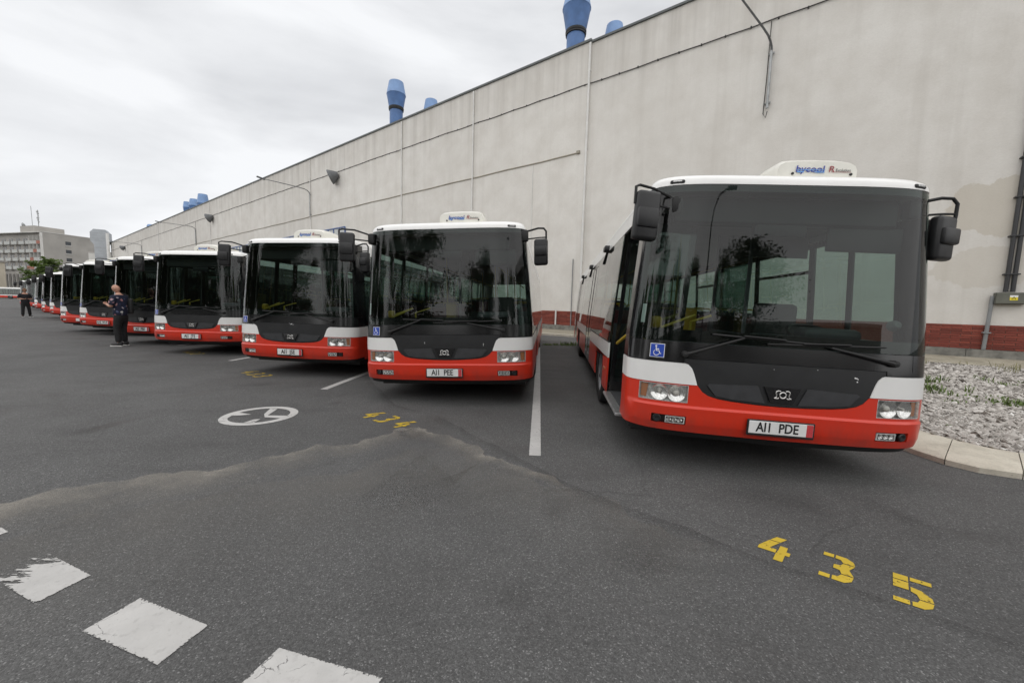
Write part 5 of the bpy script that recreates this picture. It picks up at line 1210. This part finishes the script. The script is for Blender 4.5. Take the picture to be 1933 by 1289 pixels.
def person(loc, rz, label, shirt, trousers, shoe, sole, hair, pose, bag=None, hh=1.78):
    o = empty('person', loc, rz, label=label, cat='person'); k = hh/1.78
    S = lambda p: (p[0]*k, p[1]*k, p[2]*k)
    hip = [(.09, 0, .93), (-.09, 0, .93)]
    V, E, Rr = [], [], []
    chain(V, E, Rr, [(S((0, .0, .95)), (.150, .11)), (S((0, .01, 1.10)), (.145, .105)), (S((0, .0, 1.28)), (.165, .115)), (S((0, -.01, 1.42)), (.13, .085)), (S((0, -.02, 1.51)), (.058, .058)), (S(pose['neck']), (.055, .055))])
    arms = []
    for sg2, A in ((1, pose['armR']), (-1, pose['armL'])):
        b = chain(V, E, Rr, [(S((sg2*.19, .0, 1.41)), .060), (S(A[0]), .045), (S(tuple((Vector(A[0])+Vector(A[1]))/2)), .042), (S(A[1]), .028)], 3)
        d = Vector(A[1])-Vector(A[0]); hand(V, E, Rr, b+3, d, A[2], sg2, A[3])
    for sg2, Lg in ((1, pose['legR']), (-1, pose['legL'])):
        chain(V, E, Rr, [(S((sg2*.095, .0, .90)), .09), (S(Lg[0]), .06), (S(tuple((Vector(Lg[0])*.6+Vector(Lg[1])*.4))), .06), (S(Lg[1]), .042)], 0)
    link('body', skin_mesh('body', V, E, Rr, skin, 0), o)
    hc = pose['head']; hm_, T = head_mesh('head', S(hc), pose['hyaw'], pose['htilt'], skin, k); hd = hm_.build('head', skin, o, 60)
    m = MB()
    for sg2 in (-1, 1): m.lathe([(0, .010), (.008, .007), (.011, 0)], 10, T @ Matrix.Translation((sg2*.031*k, -.083*k, .008)) @ Matrix.Rotation(math.pi/2, 4, 'X'))
    m.build('eye', MT['plate_text'], hd)
    # shirt
    V, E, Rr = [], [], []; w = pose.get('wide', 1.)
    chain(V, E, Rr, [(S((0, .0, .84)), (.195*w, .145*w)), (S((0, .005, .98)), (.19*w, .145*w)), (S((0, .01, 1.12)), (.178*w, .135*w)), (S((0, .0, 1.28)), (.188*w, .135*w)), (S((0, -.01, 1.41)), (.15, .10)), (S((0, -.02, 1.485)), (.075, .072))])
    for sg2, A in ((1, pose['armR']), (-1, pose['armL'])):
        e = Vector(A[0]); sh_ = Vector((sg2*.19, 0, 1.41)); chain(V, E, Rr, [(S((sg2*.18, .0, 1.405)), .085), (S(tuple(sh_.lerp(e, .5))), .078), (S(tuple(sh_.lerp(e, .92))), .076)], 4)
    link('shirt', skin_mesh('shirt', V, E, Rr, shirt, 0), o)
    V, E, Rr = [], [], []
    chain(V, E, Rr, [(S((0, .0, 1.0)), (.16*w, .12*w)), (S((0, .0, .94)), (.165*w, .125*w)), (S((0, .005, .86)), (.165*w, .125*w))])
    for sg2, Lg in ((1, pose['legR']), (-1, pose['legL'])):
        kn, an = Vector(Lg[0]), Vector(Lg[1])
        chain(V, E, Rr, [(S((sg2*.10, .0, .74)), .105), (S(tuple(kn)), .083), (S(tuple(kn.lerp(an, .5))), .078), (S(tuple(kn.lerp(an, .96))), .075)], 2)
    link('trousers', skin_mesh('trousers', V, E, Rr, trousers, 0), o)
    for sg2, Lg in ((1, pose['legR']), (-1, pose['legL'])):
        an = Vector(S(Lg[1])); F = Matrix.Translation((an.x, an.y, 0)) @ Matrix.Rotation(Lg[2], 4, 'Z')
        s = MB().rbox((0, -.055, .055), (.092, .27, .085), .035, 3, F, lambda c: (1, 1, 1.0 if c.y > 0 else .62)).rbox((0, .04, .085), (.085, .11, .10), .03, 2, F).build('shoe', shoe, o)
        MB().rbox((0, -.055, .014), (.102, .29, .028), .012, 2, F).build('sole', sole, s)
    if hair is not None:
        m = MB(); rr2 = random.Random(9)
        V = []; seg, rn = 26, 14
        for i in range(rn+1):
            ph = math.pi*.72*i/rn
            for q in range(seg):
                th = 2*math.pi*q/seg; x = math.sin(ph)*math.sin(th); y = -math.sin(ph)*math.cos(th); z = math.cos(ph); r2 = 1.10+.05*math.sin(q*3.1+i)+rr2.uniform(-.02, .02)
                fz = 1. if (y > -.35 or z > .45) else .93/r2
                V.append((x*.082*r2*k*fz, (y*.102*r2*fz+.006)*k, (z*.124*r2)*k+.008))
        m.add(V, [(i*seg+q, (i+1)*seg+q, (i+1)*seg+(q+1) % seg, i*seg+(q+1) % seg) for i in range(rn) for q in range(seg)], T); m.build('hair', hair, hd, 60)
    # phone in the hands
    a = Vector(S(pose['phone'])); MB().rbox((0, 0, 0), (.075, .012, .15), .005, 1, Matrix.Translation(a) @ Matrix.Rotation(pose.get('pyaw', 0), 4, 'Z') @ Matrix.Rotation(-.8, 4, 'X')).build('phone', MT['plate_text'], None, loc=None) if False else None
    if bag: bag(o, k)
    return o
def floral():
    m, t, p = new_mat('navy_floral_shirt'); tcn = N(t, 'ShaderNodeTexCoord'); vo = N(t, 'ShaderNodeTexVoronoi', inp={'Scale': 13.0}); wv = noise(t, 9, 4.)
    mx_ = N(t, 'ShaderNodeMixRGB', inp={0: .12}); t.links.new(tcn.outputs['Object'], mx_.inputs[1]); t.links.new(wv.outputs['Color'], mx_.inputs[2]); t.links.new(mx_.outputs[0], vo.inputs['Vector'])
    s = N(t, 'ShaderNodeSeparateColor'); t.links.new(vo.outputs['Color'], s.inputs[0])
    fl = ramp(t, s.outputs[0], [(0., (.010, .013, .035)), (.35, (.016, .022, .06)), (.45, (.05, .075, .17)), (.62, (.42, .38, .42)), (.8, (.42, .16, .17)), (1., (.55, .54, .52))])
    c = mix(t, ramp(t, vo.outputs['Distance'], [(.30, 1.), (.42, 0.)]), (.010, .013, .034), fl); t.links.new(c, p.inputs['Base Color']); p.inputs['Roughness'].default_value = .85; return m
blk = plain('black_denim', (.012, .012, .013), .85, var=.3, scale=20); blk2 = plain('black_cotton', (.014, .014, .018), .85, var=.3, scale=20)
whs = plain('white_rubber', (.7, .69, .66), .6); bks = plain('black_canvas', (.02, .02, .02), .7)
hairm = plain('auburn_hair', (.16, .075, .03), .6, var=.5, scale=60)
def shoulder_bag(o, k):
    b = MB().rbox((-.20*k, .10*k, 1.16*k), (.12, .17, .46), .05, 3).build('shoulder_bag', bks, None, label='small black shoulder bag at the bald man\'s side', cat='bag'); b.matrix_local = o.matrix_basis
    MB().tube([(-.20*k, .12*k, 1.36*k), (-.14*k, .12*k, 1.47*k), (-.08*k, .0*k, 1.53*k), (.06*k, -.14*k, 1.36*k), (-.1*k, -.16*k, 1.12*k), (-.20*k, .04*k, 1.02*k)], .014, 6).build('strap', bks, b)
# local frame of a person: faces -y; +x is his left-hand side seen from behind? (right of a viewer facing him)
man_pose = dict(neck=(0, -.04, 1.555), head=(0, -.075, 1.65), hyaw=0., htilt=.55, armR=((.25, -.02, 1.14), (.10, -.26, 1.20), (0, .2, 1), .9), armL=((-.26, -.03, 1.14), (-.07, -.27, 1.20), (0, .2, 1), .9),
    legR=((.11, -.02, .50), (.12, .02, .09), .15), legL=((-.10, -.03, .50), (-.12, -.02, .09), -.2), phone=(0, -.34, 1.26), wide=1.06)
q = onz(231, 653); person((q.x, q.y, 0), R(-86), 'bald man in navy floral shirt and black trousers looking down at his hands', floral(), blk, bks, whs, None, man_pose, shoulder_bag, 1.80)
wom_pose = dict(neck=(0, -.03, 1.55), head=(0, -.06, 1.65), hyaw=0., htilt=.35, armR=((.27, .02, 1.13), (.13, -.24, 1.12), (0, .3, 1), .9), armL=((-.27, .02, 1.13), (-.10, -.25, 1.12), (0, .3, 1), .9),
    legR=((.13, -.01, .50), (.17, .05, .09), .2), legL=((-.12, -.03, .50), (-.15, -.05, .09), -.15), phone=(0, -.3, 1.2), wide=1.08)
q = onz(50, 598.5); person((q.x, q.y, 0), R(62), 'person in black with reddish hair standing far left among the buses', blk2, blk, bks, whs, hairm, wom_pose, None, 1.76)
